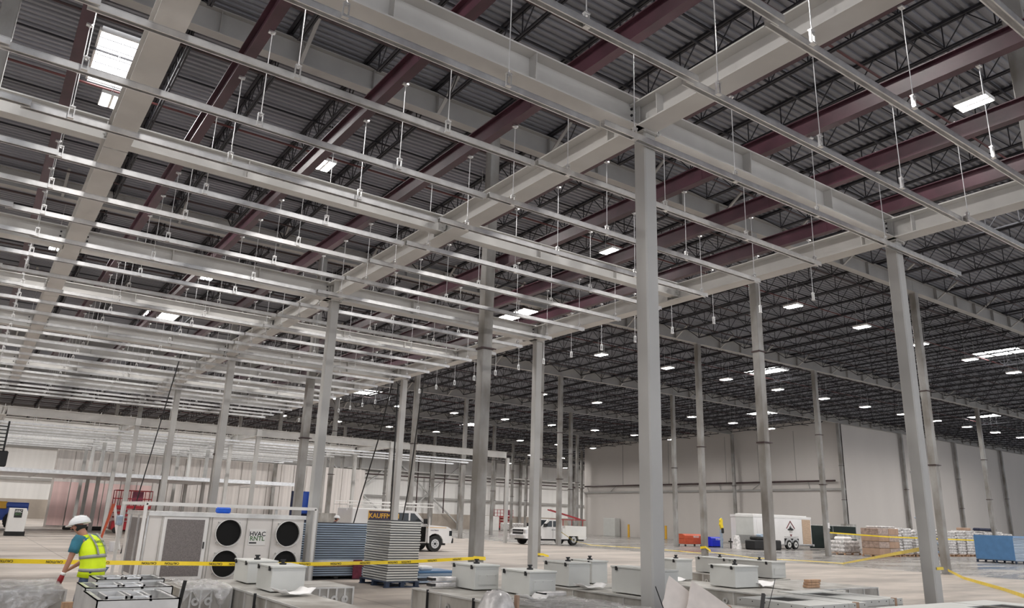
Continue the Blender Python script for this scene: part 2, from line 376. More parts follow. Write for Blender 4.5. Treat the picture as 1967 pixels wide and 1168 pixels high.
# striped partition of tall wall panels, each panel a thing
k = 0; x = 5.5
while x < 30.4:
    wd = 1.16
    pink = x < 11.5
    p = MB().box(x+.03, 68, 0.05, x+wd-.03, 68.12, 5.7)
    for r in range(1, 4): p.box(x+wd*r/4-.012, 67.985, .05, x+wd*r/4+.012, 68, 5.7)
    o = p.build('wall_panel', 'palepanel')
    if pink: MB().box(x+.04, 67.96, .1, x+wd-.04, 67.982, 3.3).build('pink_glow_slab', 'pinkglow', o)  # pink glow on the lower wall, put in as a coloured slab
    tag(o, ('pink-lit' if pink else 'pale grey')+' tall insulated panel, %s from the left end of the far panel wall' % nth(k).replace('nearest', 'first'), 'wall panel', 'tall panels of the far partition')
    x += wd; k += 1
MB().box(5.4, 68.12, 0, 30.6, 68.3, 5.72).build('wall_partition_left', 'palepanel')['kind'] = 'structure'
# girts, columns and X bracing of the far wall
for n, z in enumerate((4.15, 7.75, 10.4)):
    tag(MB().box(X0, 103.6, z, 110, 103.98, z+.3).build('wall_girt', 'girder'), '%s horizontal steel rail along the white far wall' % ('lower', 'middle', 'upper')[n], 'wall girt')
for n, x in enumerate([40.5, 52, 63.5, 75, 86.5, 98]):
    b = MB().box(x-.2, 103.2, 0, x+.2, 103.58, 10.9)
    tag(b.build('wall_post', 'old_grey'), 'grey steel post standing against the white far wall, %s from left' % nth(n).replace('nearest', 'first'), 'post')
for n, (xa, xb) in enumerate([(40.5, 52), (52, 63.5), (-6, 5)]):
    b = MB().bar((xa, 103.35, .4), (xb, 103.35, 9.6), .2).bar((xb, 103.3, .4), (xa, 103.3, 9.6), .2)
    b.bar(((xa+xb)/2, 103.1, 0), ((xa+xb)/2, 103.1, 10), .22)
    tag(b.build('cross_brace', 'galv_dull'), ['steel X brace at the left end of the white far wall', 'steel X brace in the middle of the white far wall', 'steel X brace beyond the blue telehandler'][n], 'brace')
# pipes along the walls
tag(MB().tube((38, 102.7, 7.3), (100, 102.7, 7.3), .09, 8).build('dark_pipe', 'pipe'), 'dark horizontal pipe along the far wall below the white pipe', 'pipe')
b = MB().tube((69.0, 43, 6.25), (69.0, 80.2, 6.25), .09, 8)
root = b.build('sprinkler_main', 'pipe'); tag(root, 'long dark horizontal pipe carried along the grey partition wall', 'pipe')
for k in range(7):
    y = 46+k*5.6
    q = MB().bar((69.0, y, 6.2), (69.25, y+(1.4 if k % 2 else 0), 5.5), .06); q.build('pipe_bracket', 'girder', root)
tag(MB().tube((44, 102.9, 8.05), (98, 102.9, 8.05), .11, 8).build('white_pipe', 'white'), 'white pipe running high along the far wall', 'pipe')
for n, x in enumerate((55.5, 60.2, 66.0, 71.5, 76)):
    b = MB().tube((x, 102.9, 2.2), (x, 102.9, 10.5), .09, 8)
    tag(b.build('downpipe', 'pipe'), 'dark vertical pipe on the far wall, %s from the left' % nth(n).replace('nearest', 'first'), 'pipe')
# cracks/conduits on the partition wall: thin vertical lines
for n, (y, z) in enumerate([(47.5, 6.3), (52, 6.3), (56.4, 6.3), (59.6, 6.3), (65, 6.3), (66.5, 6.3), (73, 6.3)]):
    tag(MB().box(69.26, y-.02, z, 69.3, y+.02, 11.4).build('conduit', 'girder'), 'thin vertical conduit above the dark pipe on the grey partition, %s from right' % nth(n).replace('nearest', 'first'), 'conduit')

# ------------------------------------------------------------------ roof structure
# girders per bay
grow = 0
for j, gy in enumerate(GY):
    cnt = 0
    for i in range(len(GX)-1):
        xa, xb = GX[i], GX[i+1]
        if 45 < gy < 82 and xa > 68: continue
        z = zg(gy)
        if not seg_seen((xa, gy, z), (xb, gy, z)): continue
        b = MB().ibeam((0, 0, 0), (xb-xa-.02, 0, 0), .64, .3, .025, .015)
        for q in range(1, 6): b.box(q*1.933-.006, -.14, .025, q*1.933+.006, .14, .615)
        g = b.build('roof_girder', 'girder'); g.location = (xa+.01, gy, z)
        tag(g, 'grey solid-web roof girder spanning the %s column row, %s bay from left' % (nth(j).replace('nearest', 'nearest'), nth(cnt).replace('nearest', 'first')), 'girder', 'grey roof girders'); cnt += 1
        for q in (1, 3, 5):
            k = MB()
            for s in (-1, 1): k.bar((q*1.933, s*.1, .02), (q*1.933, s*1.15, .72), .09, .05)
            k.build('knee_brace', 'girder', g)
# open-web joists
def joist_parts(L, near):
    H = .74; tc = MB(); bc = MB(); wb = MB()
    for s in (-1, 1):
        tc.box(s*.012, 0, -.07, s*.07, L, -.0) if s > 0 else tc.box(-.07, 0, -.07, -.012, L, -.0)
        (bc.box(.012, .9, -H, .055, L-.9, -H+.05) if s > 0 else bc.box(-.055, .9, -H, -.012, L-.9, -H+.05))
    n = 10; p = (L-1.8)/n; 
    for k in range(n+1):
        y = .9+p*k
        wb.bar((0, y, -H+.03), (0, y, -.05), .024)
        if k < n:
            m = y+p/2
            wb.bar((0, y, -H+.03), (0, m, -.05), .022); wb.bar((0, m, -.05), (0, y+p, -H+.03), .022)
    wb.bar((0, .08, -.06), (0, .9, -H+.03), .03); wb.bar((0, L-.08, -.06), (0, L-.9, -H+.03), .03)
    return tc, bc, wb
LJ = 12.78
tc, bc, wb = joist_parts(LJ, True)
shear = Matrix(((1, 0, 0, 0), (0, 1, 0, 0), (0, -SLOPE, 1, 0), (0, 0, 0, 1)))
for q in (tc, bc, wb): q.xform(shear)
jroot = empty('open_web_joist'); 
tc.build('top_chord', 'joist', jroot); bc.build('bottom_chord', 'joist', jroot); wb.build('web', 'joist', jroot)
whole = MB().merge(tc).merge(bc).merge(wb).mesh('open_web_joist_mesh', 'joist')
spots = []
for j in range(len(GY)-1):
    ya = GY[j]
    for i in range(-18, 62):
        x = 2.45+2.03*i
        if 41 < ya < 79 and x > 69.4: continue
        zt = zdeck(ya+.01)
        if seg_seen((x, ya, zt-.7), (x, ya+LJ, zt-.9)):
            q = project(x, ya+LJ/2, zt-.4)
            spots.append((q[2] if q else 5.0, j, i, x, ya, zt))
spots.sort()
rowx = {j: sorted(q[2] for q in spots if q[1] == j) for j in range(20)}
first = True; stuff = MB(); percnt = {}
for n, (dist, j, i, x, ya, zt) in enumerate(spots):
    if n < 290:
        lab = 'dark open-web joist in the %s roof bay from camera, %s from left' % (nth(j).replace('nearest', 'first'), nth(rowx[j].index(i)).replace('nearest', 'first'))
        if n < 110:
            if first: o = jroot; first = False; o.location = (x, ya+.01, zt); tag(o, lab, 'joist', 'dark open-web roof joists')
            else: o = dup(jroot, (x, ya+.01, zt), label=lab, group='dark open-web roof joists')
        else:
            o = bpy.data.objects.new('open_web_joist', whole); COL.objects.link(o); o.location = (x, ya+.01, zt)
            tag(o, lab, 'joist', 'dark open-web roof joists')
    else:
        t = MB().merge(tc).merge(bc).merge(wb); t.xform(Matrix.Translation((x, ya+.01, zt))); stuff.merge(t)
if stuff.v:
    o = bpy.data.objects.new('distant_joists', stuff.mesh('distant_joists', 'joist')); COL.objects.link(o)
    tag(o, 'mass of far dark open-web joists under the distant roof', 'joists', kind='stuff')
# bridging lines
n = 0
for j in range(len(GY)-1):
    for t in (.27, .5, .73):
        y = GY[j]+t*12.8
        xr = 69 if y > 42 else 120
        if not seg_seen((-20, y, zdeck(y)-.4), (xr, y, zdeck(y)-.4), 60): continue
        b = MB().box(-24, y-.02, zdeck(y)-.13, xr, y+.02, zdeck(y)-.085).box(-24, y-.02, zdeck(y)-.70, xr, y+.02, zdeck(y)-.655)
        tag(b.build('joist_bridging', 'joist'), 'pair of thin dark bridging angles crossing the joists, %s line from the camera' % nth(n), 'bridging', 'joist bridging lines'); n += 1
# sprinkler branch lines
n = 0
for j in range(len(GY)-1):
    for t in (.12, .38, .62, .88):
        y = GY[j]+t*12.8; z = zdeck(y)-.36
        xr = 69 if y > 42 else 120
        if not seg_seen((-20, y, z), (xr, y, z), 60): continue
        b = MB().tube((-24, y, z), (xr, y, z), .032, 6)
        o = b.build('sprinkler_pipe', 'redpipe' if n % 4 == 0 else 'pipe'); tag(o, 'thin dark red sprinkler branch pipe threaded through the joists, %s line from the camera' % nth(n), 'pipe', 'sprinkler branch pipes')
        n += 1
# sky lights
for n, (a, b2, c, e) in enumerate(SKY):
    z = zdeck((c+e)/2)
    sl = -SLOPE
    root = MB()
    root.box(a-.05, c-.05, z-.06, a, e+.05, z+.35).box(b2, c-.05, z-.06, b2+.05, e+.05, z+.35).box(a, c-.05, z-.06, b2, c, z+.35).box(a, e, z-.06, b2, e+.05, z+.35)
    o = root.build('skylight', 'white')
    tag(o, ['bright square skylight beside the grey beam at upper left', 'bright skylight at the right edge above the grey edge beam', 'skylight over the far right roof near two lamps'][n] if n < 3 else 'bright rooftop skylight seen through the joists, %s of the distant ones' % nth(n-3).replace('nearest', 'first'), 'skylight', 'rooftop skylights')
    MB().box(a, c, z+.10, b2, e, z+.13).build('dome', 'skylens', o)
    gr = MB()
    for k in range(1, 6): gr.box(a, c+(e-c)*k/6-.008, z+.02, b2, c+(e-c)*k/6+.008, z+.04)
    gr.build('safety_bars', 'joist', o)

# existing columns
def old_column(x, y, label, w=.29):
    h = zg(y)
    root = empty('steel_column', (x, y, 0), label, 'column', 'tall grey columns carrying the roof')
    b = MB().cham(-w/2, -w/2, .02, w/2, w/2, h, .018); b.build('post', 'old_grey', root)
    MB().box(-.26, -.26, 0, .26, .26, .03).build('base_plate', 'old_grey', root)
    MB().box(-.2, -.2, h-.03, .2, .2, h-.004).build('cap_plate', 'girder', root)
    for z in (4.4, 7.6) if (int(x*3+y) % 2) else (5.9,):
        q = MB(); q.box(-w/2-.03, -w/2-.03, z, w/2+.03, w/2+.03, z+.05).bar((-w/2-.09, -w/2-.04, z+.025), (w/2+.09, -w/2-.04, z+.025), .03); q.build('pipe_clamp', 'pipe', root)
    return root
COLX = empty('steel_column', (16.75, 5.25, 0), 'broad grey column cut off by the upper right corner of the view', 'column')
MB().cham(-.21, -.21, .02, .21, .21, zg(5.2)+.7, .02).build('post', 'old_grey', COLX); MB().box(-.3, -.3, 0, .3, .3, .03).build('base_plate', 'old_grey', COLX)
named = {(10.6, 16.4): 'thick weathered grey column beside the van, caution tape tied around its foot',
         (22.2, 16.4): 'tall grey building column with pipe clamps in front of the white trailer',
         (33.8, 16.4): 'tall grey building column with yellow tape at its foot behind the big right column',
         (33.8, 29.2): 'tall grey column between the orange box and the blue box',
         (45.4, 29.2): 'tall grey column in front of the black fence fabric, with a white notice'}
cn = 0
for gy in GY:
    for gx in GX:
        if gx > 69 and gy > 42.5: continue
        if gy < 4: continue
        yy = gy if gy < 100 else 102.8
        if not seg_seen((gx, yy, 0), (gx, yy, zg(yy)-.5), pad=0): continue
        key = (round(gx, 1), round(gy, 1)); lab = named.get(key)
        if not lab:
            q = project(gx, yy, 3)
            lab = 'tall grey building column, grid row %s deep, %s line across' % (nth(GY.index(gy)).replace('nearest', 'first'), nth(GX.index(gx)).replace('nearest', 'first'))
        old_column(gx, min(yy, 101.5), lab)
    
# ------------------------------------------------------------------ high-bay lamps
def make_lamp():
    r = empty('high_bay_lamp', (0, 0, 0), 'x', 'lamp', 'high-bay lamps under the roof')
    b = MB().box(-.24, -.36, .03, .24, .36, .09); b.box(-.24, -.36, 0, -.225, .36, .04).box(.225, -.36, 0, .24, .36, .04).box(-.03, -.36, 0, .03, .36, .04).box(-.24, .345, 0, .24, .36, .04).box(-.24, -.36, 0, .24, -.345, .04)
    b.build('housing', 'white', r)
    for s in (-1, 1): MB().add([(s*.13-.09, -.34, .025), (s*.13+.09, -.34, .025), (s*.13+.09, .34, .025), (s*.13-.09, .34, .025)], [(0, 3, 2, 1)]).mesh
    for s in (-1, 1):
        me = MB().add([(s*.13-.09, -.34, .026), (s*.13+.09, -.34, .026), (s*.13+.09, .34, .026), (s*.13-.09, .34, .026)], [(0, 3, 2, 1)]).mesh('lens', 'lens')
        o = bpy.data.objects.new('lens', me); COL.objects.link(o); o.parent = r
    MB().tube((0, -.25, .09), (0, -.25, 1.72), .006, 5).tube((0, .25, .09), (0, .25, 1.72), .006, 5).build('hanger_wire', 'rod', r)
    return r
lamp0 = make_lamp(); first = True; n = 0
LX = [1.2+5.525*k for k in range(-6, 20)]; LY = [6.7, 19.3, 32.1, 44.9, 57.7, 70.5, 83.3, 96.1]
for r, y in enumerate(LY):
    for k, x in enumerate(LX):
        if 42 < y < 81 and x > 66: continue
        z = zdeck(y)-1.70
        q = project(x, y, z); vis = seen([(x, y, z)], 20)
        if not vis and not (-12 < x < 40) and not (x < 100 and y < 42) and not (30 < x < 100 and y > 81): continue
        if r == 0 and x in (): continue
        lab = 'glowing high-bay lamp in the %s lamp row from the camera, %s across' % (nth(r), nth(k-LXOFF) if False else nth(k).replace('nearest', 'first'))
        if first: lamp0.location = (x, y, z); lamp0['label'] = lab; first = False
        else: dup(lamp0, (x, y, z), label=lab)
        n += 1
print('lamps', n, 'joists', len(spots))
# ------------------------------------------------------------------ new grey frame
BXs = [.97, 6.98, 13.74]; AYs = [6.98, 12.45, 18.35, 23.1, 28.0, 32.2, 36.3, 41.2]
ZB = 7.0; HB = .44
aname = ['nearest', 'second', 'third', 'fourth', 'fifth', 'sixth', 'seventh', 'eighth']
spanx = [(-5.3, .97, 'left of the left long beam'), (.97, 7.1, 'left of the big centre column line'), (7.1, 13.88, 'right of the big centre column line')]
for j, y in enumerate(AYs):
    for xa, xb, where in spanx:
        if not seg_seen((xa, y, ZB), (xb, y, ZB)): continue
        h = HB if j % 2 == 0 else .36; w = .35 if j % 2 == 0 else .22
        z = ZB if j % 2 == 0 else ZB+.08
        b = MB().ibeam((xa+.16, y, z), (xb-.16, y, z), h, w, .022, .014)
        o = b.build('cross_beam', 'primer'); tag(o, 'pale grey steel cross beam, %s from the camera, span %s' % (aname[j], where), 'beam', 'grey cross beams of the new frame')
        q = MB()
        for s in (xa+.17, xb-.19): q.box(s, y-.1, z+.06, s+.02, y+.1, z+h-.04)
        for s in (xa+.2, xb-.2):
            for zz in (.14, .22, .30): q.tube((s, y-.03, z+zz), (s, y+.03, z+zz), .016, 6)
        q.build('end_plate', 'primer2', o)
        q = MB()
        for s in (xa+.26, xb-.26):
            for zz in (.14, .24, .34): q.tube((s, y-.03, z+zz), (s, y+.03, z+zz), .02, 6)
        if h > .4: q.build('bolt', 'joist', o)
        q = MB()
        for s in (xa+(xb-xa)*.33, xa+(xb-xa)*.66): q.box(s-.006, y-w/2+.01, z+.022, s+.006, y+w/2-.01, z+h-.022)
        q.build('stiffener', 'primer', o)
bl = ['left', 'centre', 'right']
for i, x in enumerate(BXs):
    ys = [-7]+AYs
    for k in range(len(ys)-1):
        ya, yb = ys[k], ys[k+1]
        if i == 0 and k % 2: continue
        if i == 0: yb = ys[min(k+2, len(ys)-1)]
        if i and k not in (0, 1, 3, 5, 7): continue
        if i: yb = ys[{0: 1, 1: 3, 3: 5, 5: 7, 7: 8}[k]]
        if not seg_seen((x, ya, ZB), (x, yb, ZB), 40): continue
        b = MB().ibeam((x, ya+.02, ZB), (x, yb-.02, ZB), .40, .35, .022, .014)
        o = b.build('long_beam', 'primer'); tag(o, 'pale grey long beam on the %s line, stretch ending at the %s cross beam' % (bl[i], aname[AYs.index(yb)]), 'beam', 'grey long beams of the new frame')
        q = MB()
        for yy in (ya+.5, (ya+yb)/2, yb-.5): q.box(x-.14, yy-.006, ZB+.022, x+.14, yy+.006, ZB+HB-.022)
        q.build('stiffener', 'primer', o)
collab = {(1, 0): 'big smooth grey column in the centre of the view', (2, 0): 'big smooth grey column at right, yellow tape wound round it', (1, 2): 'slim grey column beside the white climate unit', (2, 2): 'slim pale grey column right of the weathered column',
          (1, 4): 'slim grey column behind the white climate unit', (2, 4): 'slim grey column rising behind the grey panel stack', (1, 6): 'slim grey column further behind the white climate unit', (2, 6): 'slim grey column far behind the grey frame corner'}
for i in (1, 2):
    for j in (0, 2, 4, 6):
        x, y = {(1, 0): (7.08, 6.95), (2, 0): (13.8, 6.96), (1, 2): (7.09, 18.39), (2, 2): (13.84, 18.38), (1, 4): (7.13, 27.96), (2, 4): (13.97, 27.6), (1, 6): (7.08, 36.2), (2, 6): (13.95, 36.3)}[(i, j)]; w = .225
        root = empty('frame_column', (x, y, 0), collab[(i, j)], 'column', 'columns of the new grey frame')
        MB().cham(-w/2, -w/2, .02, w/2, w/2, ZB-.02, .02).build('post', 'primer2', root)
        MB().box(-.2, -.2, 0, .2, .2, .022).build('base_plate', 'primer2', root)
        q = MB().box(-.15, -.15, ZB-.02, .15, .15, ZB-.001)
        q.build('cap_plate', 'primer', root)
        q = MB()
        for a in (-1, 1):
            for b in (-1, 1): q.tube((a*.13, b*.13, ZB-.045), (a*.13, b*.13, ZB-.02), .022, 6)
        q.build('cap_bolt', 'galv_dull', root)
# maroon beams, running away from the camera above the grey frame
RX = [.26+2.145*k-6*2.145 for k in range(0, 14)]
rx_names = {}
vis = [x for x in RX if seg_seen((x-.06, -5, 8.22), (x-.06, 44, 8.22), 60)]
for n, x in enumerate(vis):
    y0 = -6 if x < 15.2 else -6
    b = MB().ibeam((x-.06, y0, 8.22), (x-.06, 44.2, 8.22), .34, .16, .018, .012)
    o = b.build('maroon_beam', 'maroon'); tag(o, 'dark maroon steel beam above the grey frame, %s from the left' % nth(n).replace('nearest', 'first'), 'beam', 'maroon beams')
    rx_names[round(x, 2)] = nth(n).replace('nearest', 'first')
    q = MB()
    y = y0+3
    while y < 44: q.box(x-.062, y, 8.56, x-.052, y+.006, 8.6); y += 6
    # splice plates
    q = MB()
    for y in (9.3, 21.3, 33.3): q.box(x-.075, y-.15, 8.27, x-.045, y+.15, 8.52)
    q.build('splice_plate', 'maroon', o)
# ceiling tracks in strut
TY = [2.45, 4.0, 5.3]+[6.76+1.462*k for k in range(0, 26)]
ZT = 6.72
def track_piece(xa, xb, y, z, label):
    b = MB().channel((xa, y, z), (xb, y, z), .085, .075, .007)
    # back to back second channel on top
    b.box(xa, y-.0425, z+.078, xb, y+.0425, z+.086)
    o = b.build('ceiling_track', 'galv'); return tag(o, label, 'ceiling track', 'galvanized ceiling tracks')
for r, y in enumerate(TY):
    off = (0, .45, -.3)[r % 3]
    if r == 0: ends = [13.3+6.4, 13.3, 6.3, .2]
    elif r in (1, 2): ends = [19.8, 13.05-.02*r, 6.15 if r == 1 else 6.3, -.2]
    elif r == 3: ends = [15.95, 6.1+off, -.3]
    else: ends = [13.3, 6.2 if r % 2 else 6.1, -.2+off]
    while ends[-1] > -22: ends.append(ends[-1]-6.4)
    if r in (1, 2) : ends[0] = 19.8
    c = 0
    for k in range(len(ends)-1):
        xb, xa = ends[k], ends[k+1]
        if not seg_seen((xa, y, ZT), (xb, y, ZT), 30, 0): continue
        dz = .0 if k % 2 == 0 else .055
        track_piece(xa-(.12 if k % 2 else 0), xb-.01, y+(.0 if k % 2 == 0 else .09), ZT, 'galvanized ceiling track, %s row, %s length from the right end' % (nth(r), nth(c).replace('nearest', 'first'))); c += 1
# hanger rods with clevis brackets
def make_rod():
    zt = 8.22; zb = ZT+.17
    r = MB().tube((0, 0, 0), (0, 0, zt-zb+.02), .0065, 6).build('hanger_rod', 'rod')
    tag(r, 'x', 'hanger rod', 'threaded hanger rods')
    b = MB().box(-.038, -.014, -.17, -.026, .014, 0.0).box(.026, -.014, -.17, .038, .014, 0.0).box(-.038, -.026, -.008, .038, .026, .008).box(-.038, -.026, -.175, .038, .026, -.158)
    b.tube((0, 0, -.03), (0, 0, .025), .018, 6)
    b.build('clevis_bracket', 'galv', r)
    z = zt-zb
    b = MB().box(-.05, -.03, z-.03, .045, .03, z-.002).tube((0, 0, z-.05), (0, 0, z-.02), .02, 6)
    b.build('beam_clamp', 'galv', r)
    b = MB().tube((-.0, 0, z+.34), (-.0, 0, z+.42), .012, 6); b.box(-.09, -.02, z+.342, .03, .02, z+.36); b.build('stud', 'galv', r)
    return r
rod0 = make_rod(); rod0_used = False; rods = []
for r, y in enumerate(TY):
    for x in RX:
        if x < -13 or x > 16: continue
        zb = ZT+.17
        if x > 14 and y < 9: continue
        if not seen([(x, y, zb), (x, y, 7.9)], 0): continue
        q = project(x, y, 7.5); rods.append((q[2], r, x, y, zb))
rods.sort(); extra = MB()
for n, (dd, r, x, y, zb) in enumerate(rods):
    if n < 300:
        lab = 'hanger rod between the %s maroon beam and the %s track row' % (rx_names.get(round(x, 2), 'first'), nth(r))
        if x > 14: lab = 'hanger rod with an empty bracket right of the frame, in line with %s track row' % nth(r)
        if not rod0_used: rod0.location = (x, y, zb); rod0['label'] = lab; rod0_used = True
        else: dup(rod0, (x, y, zb), label=lab)
    else:
        extra.tube((x, y, zb), (x, y, 8.2), .008, 4).box(x-.03, y-.02, zb-.16, x+.03, y+.02, zb)
if extra.v: tag(extra.build('distant_hanger_rods', 'rod'), 'thin hanger rods far off above the ceiling tracks', 'hanger rods', kind='stuff')
print('rods', len(rods))

# ------------------------------------------------------------------ second, lower frame further back
Z2 = 5.9; FX = [.97, 7.16, 13.8, 22.6, 32.0]; FY = [45.8, 51.5, 57.2, 62.5, 66.5]
for j, y in enumerate(FY):
    for k in range(len(FX)):
        xa = FX[k-1] if k else -6; xb = FX[k]
        if j and xb > 23: continue
        if not seg_seen((xa, y, Z2), (xb, y, Z2)): continue
        z = Z2 if j == 0 else Z2-.0
        b = MB().ibeam((xa+.12, y, z), (xb-.12, y, z), .42, .28, .022, .014)
        o = b.build('low_frame_beam', 'primer'); tag(o, 'pale grey cross beam of the lower back frame, %s row, %s span from left' % (nth(j), nth(k).replace('nearest', 'first')), 'beam', 'beams of the lower back frame')
for k, x in enumerate(FX[:-1]):
    for j in range(len(FY)-1):
        if k == 3 and j > 1: continue
        b = MB().ibeam((x, FY[j]+.16, Z2), (x, FY[j+1]-.16, Z2), .42, .28, .022, .014)
        if not seg_seen((x, FY[j], Z2), (x, FY[j+1], Z2)): continue
        o = b.build('low_frame_beam', 'primer'); tag(o, 'pale grey receding beam of the lower back frame, %s line, %s stretch' % (nth(k).replace('nearest', 'first'), nth(j)), 'beam', 'beams of the lower back frame')
for k, x in enumerate(FX):
    for j, y in enumerate(FY):
        if k == 4 and j: continue
        if k == 0: continue
        if k == 3 and j > 2: continue
        h = Z2-.01; w = .22
        if not seen([(x, y, 1), (x, y, 5)]): continue
        root = empty('low_frame_column', (x, y, 0), 'grey column of the lower back frame, %s line, %s deep' % (nth(k).replace('nearest', 'first'), nth(j).replace('nearest', 'first')), 'column', 'columns of the lower back frame')
        if k == 4: root['label'] = 'lone slim grey column under the end of the lower frame, left of the white pickup'
        MB().cham(-w/2, -w/2, .02, w/2, w/2, h, .015).build('post', 'primer2', root)
        MB().box(-.2, -.2, 0, .2, .2, .02).build('base_plate', 'primer2', root)
        if j == 0 and k < 4:
            MB().box(-.14, -.14, h, .14, .14, h+.42+.0).build('stub', 'primer2', root)
# purlins over lower frame
for n in range(9):
    y = 47.4+n*2.2; x1 = 31 if n < 3 else 22
    b = MB().channel((-6, y, Z2-.28), (x1, y, Z2-.28), .1, .09, .01)
    tag(b.build('ceiling_track', 'galv'), 'far galvanized track under the lower back frame, %s row from the camera' % nth(n), 'ceiling track', 'tracks of the lower back frame')
rodst = MB()
for n in range(9):
    y = 47.4+n*2.2
    for k in range(18):
        x = -5+k*1.5
        rodst.tube((x, y, Z2-.2), (x, y, Z2+.7), .012, 4)
tag(rodst.build('far_hanger_rods', 'rod'), 'many hair-thin hanger rods within the lower back frame', 'hanger rods', kind='stuff')
# suspended low ceiling at left
root = empty('suspended_ceiling', (0, 0, 0), 'wide low pale suspended ceiling hanging at the far left', 'ceiling raft')
rf = MB()
for n in range(12):
    y = 53+n*.9
    rf.box(-9, y, 3.42, 18.5-.35*n, y+.84, 3.46)
rf.build('ceiling_panel', 'lowceil', root)
rf = MB()
for n in range(14):
    x = -9+n*2.1; rf.box(x, 52.9, 3.36, x+.06, 63.8, 3.42)
rf.build('carrier_rail', 'galv', root)
MB().box(-9, 52.8, 3.35, 19, 52.95, 3.58).build('edge_trim', 'galv', root)
# ================================================================== things on the floor
# ---- rental climate unit
UX0, UX1, UY = 3.32, 6.72, 17.9
u = empty('climate_unit', (UX0, UY, 0), 'white rental climate unit with four round black duct openings', 'climate unit')
Wd = UX1-UX0; Dp = 2.6
MB().cham(0, .03, .12, Wd, Dp, 1.50, .012).build('body', 'cream', u)
MB().box(.05, .1, 0, Wd-.05, .3, .12).box(.05, Dp-.4, 0, Wd-.05, Dp-.2, .12).build('skid', 'dark', u)
MB().box(-.02, -.03, 1.44, Wd+.02, Dp, 1.53).build('top_rail', 'sheet', u)
MB().box(.30, .005, .16, 1.22, .03, 1.43).build('door_panel', 'white', u)
MB().box(.37, -.012, .22, 1.14, .006, 1.38).build('grille', 'mesh', u)
b = MB()
for x in (.26, 1.24, 1.3, 2.06, 2.64): b.box(x, .0, .15, x+.008, .03, 1.44)
b.build('seam', 'duct', u)
MB().box(1.16, -.03, .78, 1.18, -.0, .92).build('door_handle', 'black', u)
def duct_port(cx, cz, r=.29):
    o = MB().ring((cx, -.10, cz), 'y', r-.012, r, .14).build('duct_port', 'white', u)
    MB().disc((cx, -.02, cz), 'y', r-.012, .03).build('opening', 'dark', o)
    q = MB()
    for a in (45, 135, 225, 315):
        c, s = math.cos(math.radians(a)), math.sin(math.radians(a))
        q.box(cx+c*(r+.015)-.015, -.07, cz+s*(r+.015)-.015, cx+c*(r+.015)+.015, .01, cz+s*(r+.015)+.015)
    q.build('latch', 'galv_dull', o)
for cx in (1.66, 3.0):
    for cz in (1.12, .47): duct_port(cx, cz)
sg = MB().box(2.14, .012, .86, 2.52, .03, 1.2).build('sign_plate', 'white', u)
text_mb('HVAC', .135, face_frame((2.33, .008, 1.10), (1, 0, 0), (0, 0, 1)), bold=True).build('lettering', 'black', sg)
text_mb('RNTL', .135, face_frame((2.33, .008, 1.0), (1, 0, 0), (0, 0, 1)), bold=True).build('lettering', 'greenink', sg)
MB().box(2.16, .006, .895, 2.32, .012, .925).build('sign_bar', 'black', sg)
for cx, t in ((1.66, 'SUPPLY'), (3.0, 'RETURN')):
    p = MB().box(cx-.11, .015, 1.435-.0, cx+.11, .03, 1.475).build('port_label', 'sheet', u)
    text_mb(t, .045, face_frame((cx, .01, 1.455), (1, 0, 0), (0, 0, 1))).build('lettering', 'black', p)
b = MB()
for k in range(2): b.box(-.012, .12+k*.95, .2, .0, .98+k*.95, 1.38)
b.build('coil_panel', 'mesh', u)
for k in (0, 1.0, 1.95): MB().box(-.03, .03+k, .15, 0, .1+k, 1.44).build('coil_frame', 'alu', u)
b = MB(); t = .045
fr = [(-.12, -.12), (Wd+.2, -.12), (Wd+.2, Dp+.1), (-.12, Dp+.1)]
for k in range(4):
    a, c = fr[k], fr[(k+1) % 4]
    b.bar((a[0], a[1], 1.69), (c[0], c[1], 1.69), .065).bar((a[0], a[1], 0), (a[0], a[1], 1.69), .065)
b.build('lifting_frame', 'white', u)
b = MB().cham(-.22, Dp-.1, 1.18, -.1, Dp+.14, 1.4, .015).build('switch_box', 'panelblue', u)
tag(MB().cham(4.75, 18.1, 1.53, 5.05, 18.3, 1.66, .03).build('folded_tarp', 'cobalt'), 'small bright blue folded tarp lying on top of the climate unit', 'tarp')

# ---- wrapped ductwork lying on the floor
def duct_unit(name, x0, y0, z0, x1, y1, z1, axis, label, cat='duct', group=None, m='duct'):
    root = MB().cham(x0, y0, z0, x1, y1, z1, .008).build(name, m); tag(root, label, cat, group)
    q = MB(); n = 5
    if axis == 'x':
        for k in range(n+1):
            x = x0+(x1-x0)*k/n; q.box(x-.012, y0-.012, z0, x+.012, y0, z1)
        q.box(x0, y0-.02, z1-.02, x1, y0, z1)
    else:
        for k in range(n+1):
            y = y0+(y1-y0)*k/n; q.box(x0-.012, y-.012, z0, x0, y+.012, z1)
        q.box(x0-.02, y0, z1-.02, x0, y1, z1)
    q.build('flange', 'sheet', root)
    for k in range(3):
        q = MB()
        if axis == 'x': q.ring((x0+(x1-x0)*(.3+.25*k), y0-.022, (z0+z1)/2), 'y', .02, .05, .012, 16)
        else: q.ring((x0-.022, y0+(y1-y0)*(.25+.25*k), (z0+z1)/2), 'x', .02, .05, .012, 16)
        q.build('port_ring', 'galv_dull', root)
    return root
tiers = [(0.0, .315), (.325, .64)]
def duct_stack(x0, y0, x1, y1, axis, where):
    for k, (a, b) in enumerate(tiers):
        duct_unit('ductwork', x0, y0, a, x1, y1, b, axis, ('lower' if k == 0 else 'upper')+' long grey rectangular duct '+where, 'duct', 'grey rectangular ducts stacked in pairs')
duct_stack(-2.4, 10.8, 1.22, 11.9, 'x', 'at the far left under clear film')
duct_stack(2.45, 10.55, 3.08, 11.6, 'x', 'between the frame pile and the first enclosures')
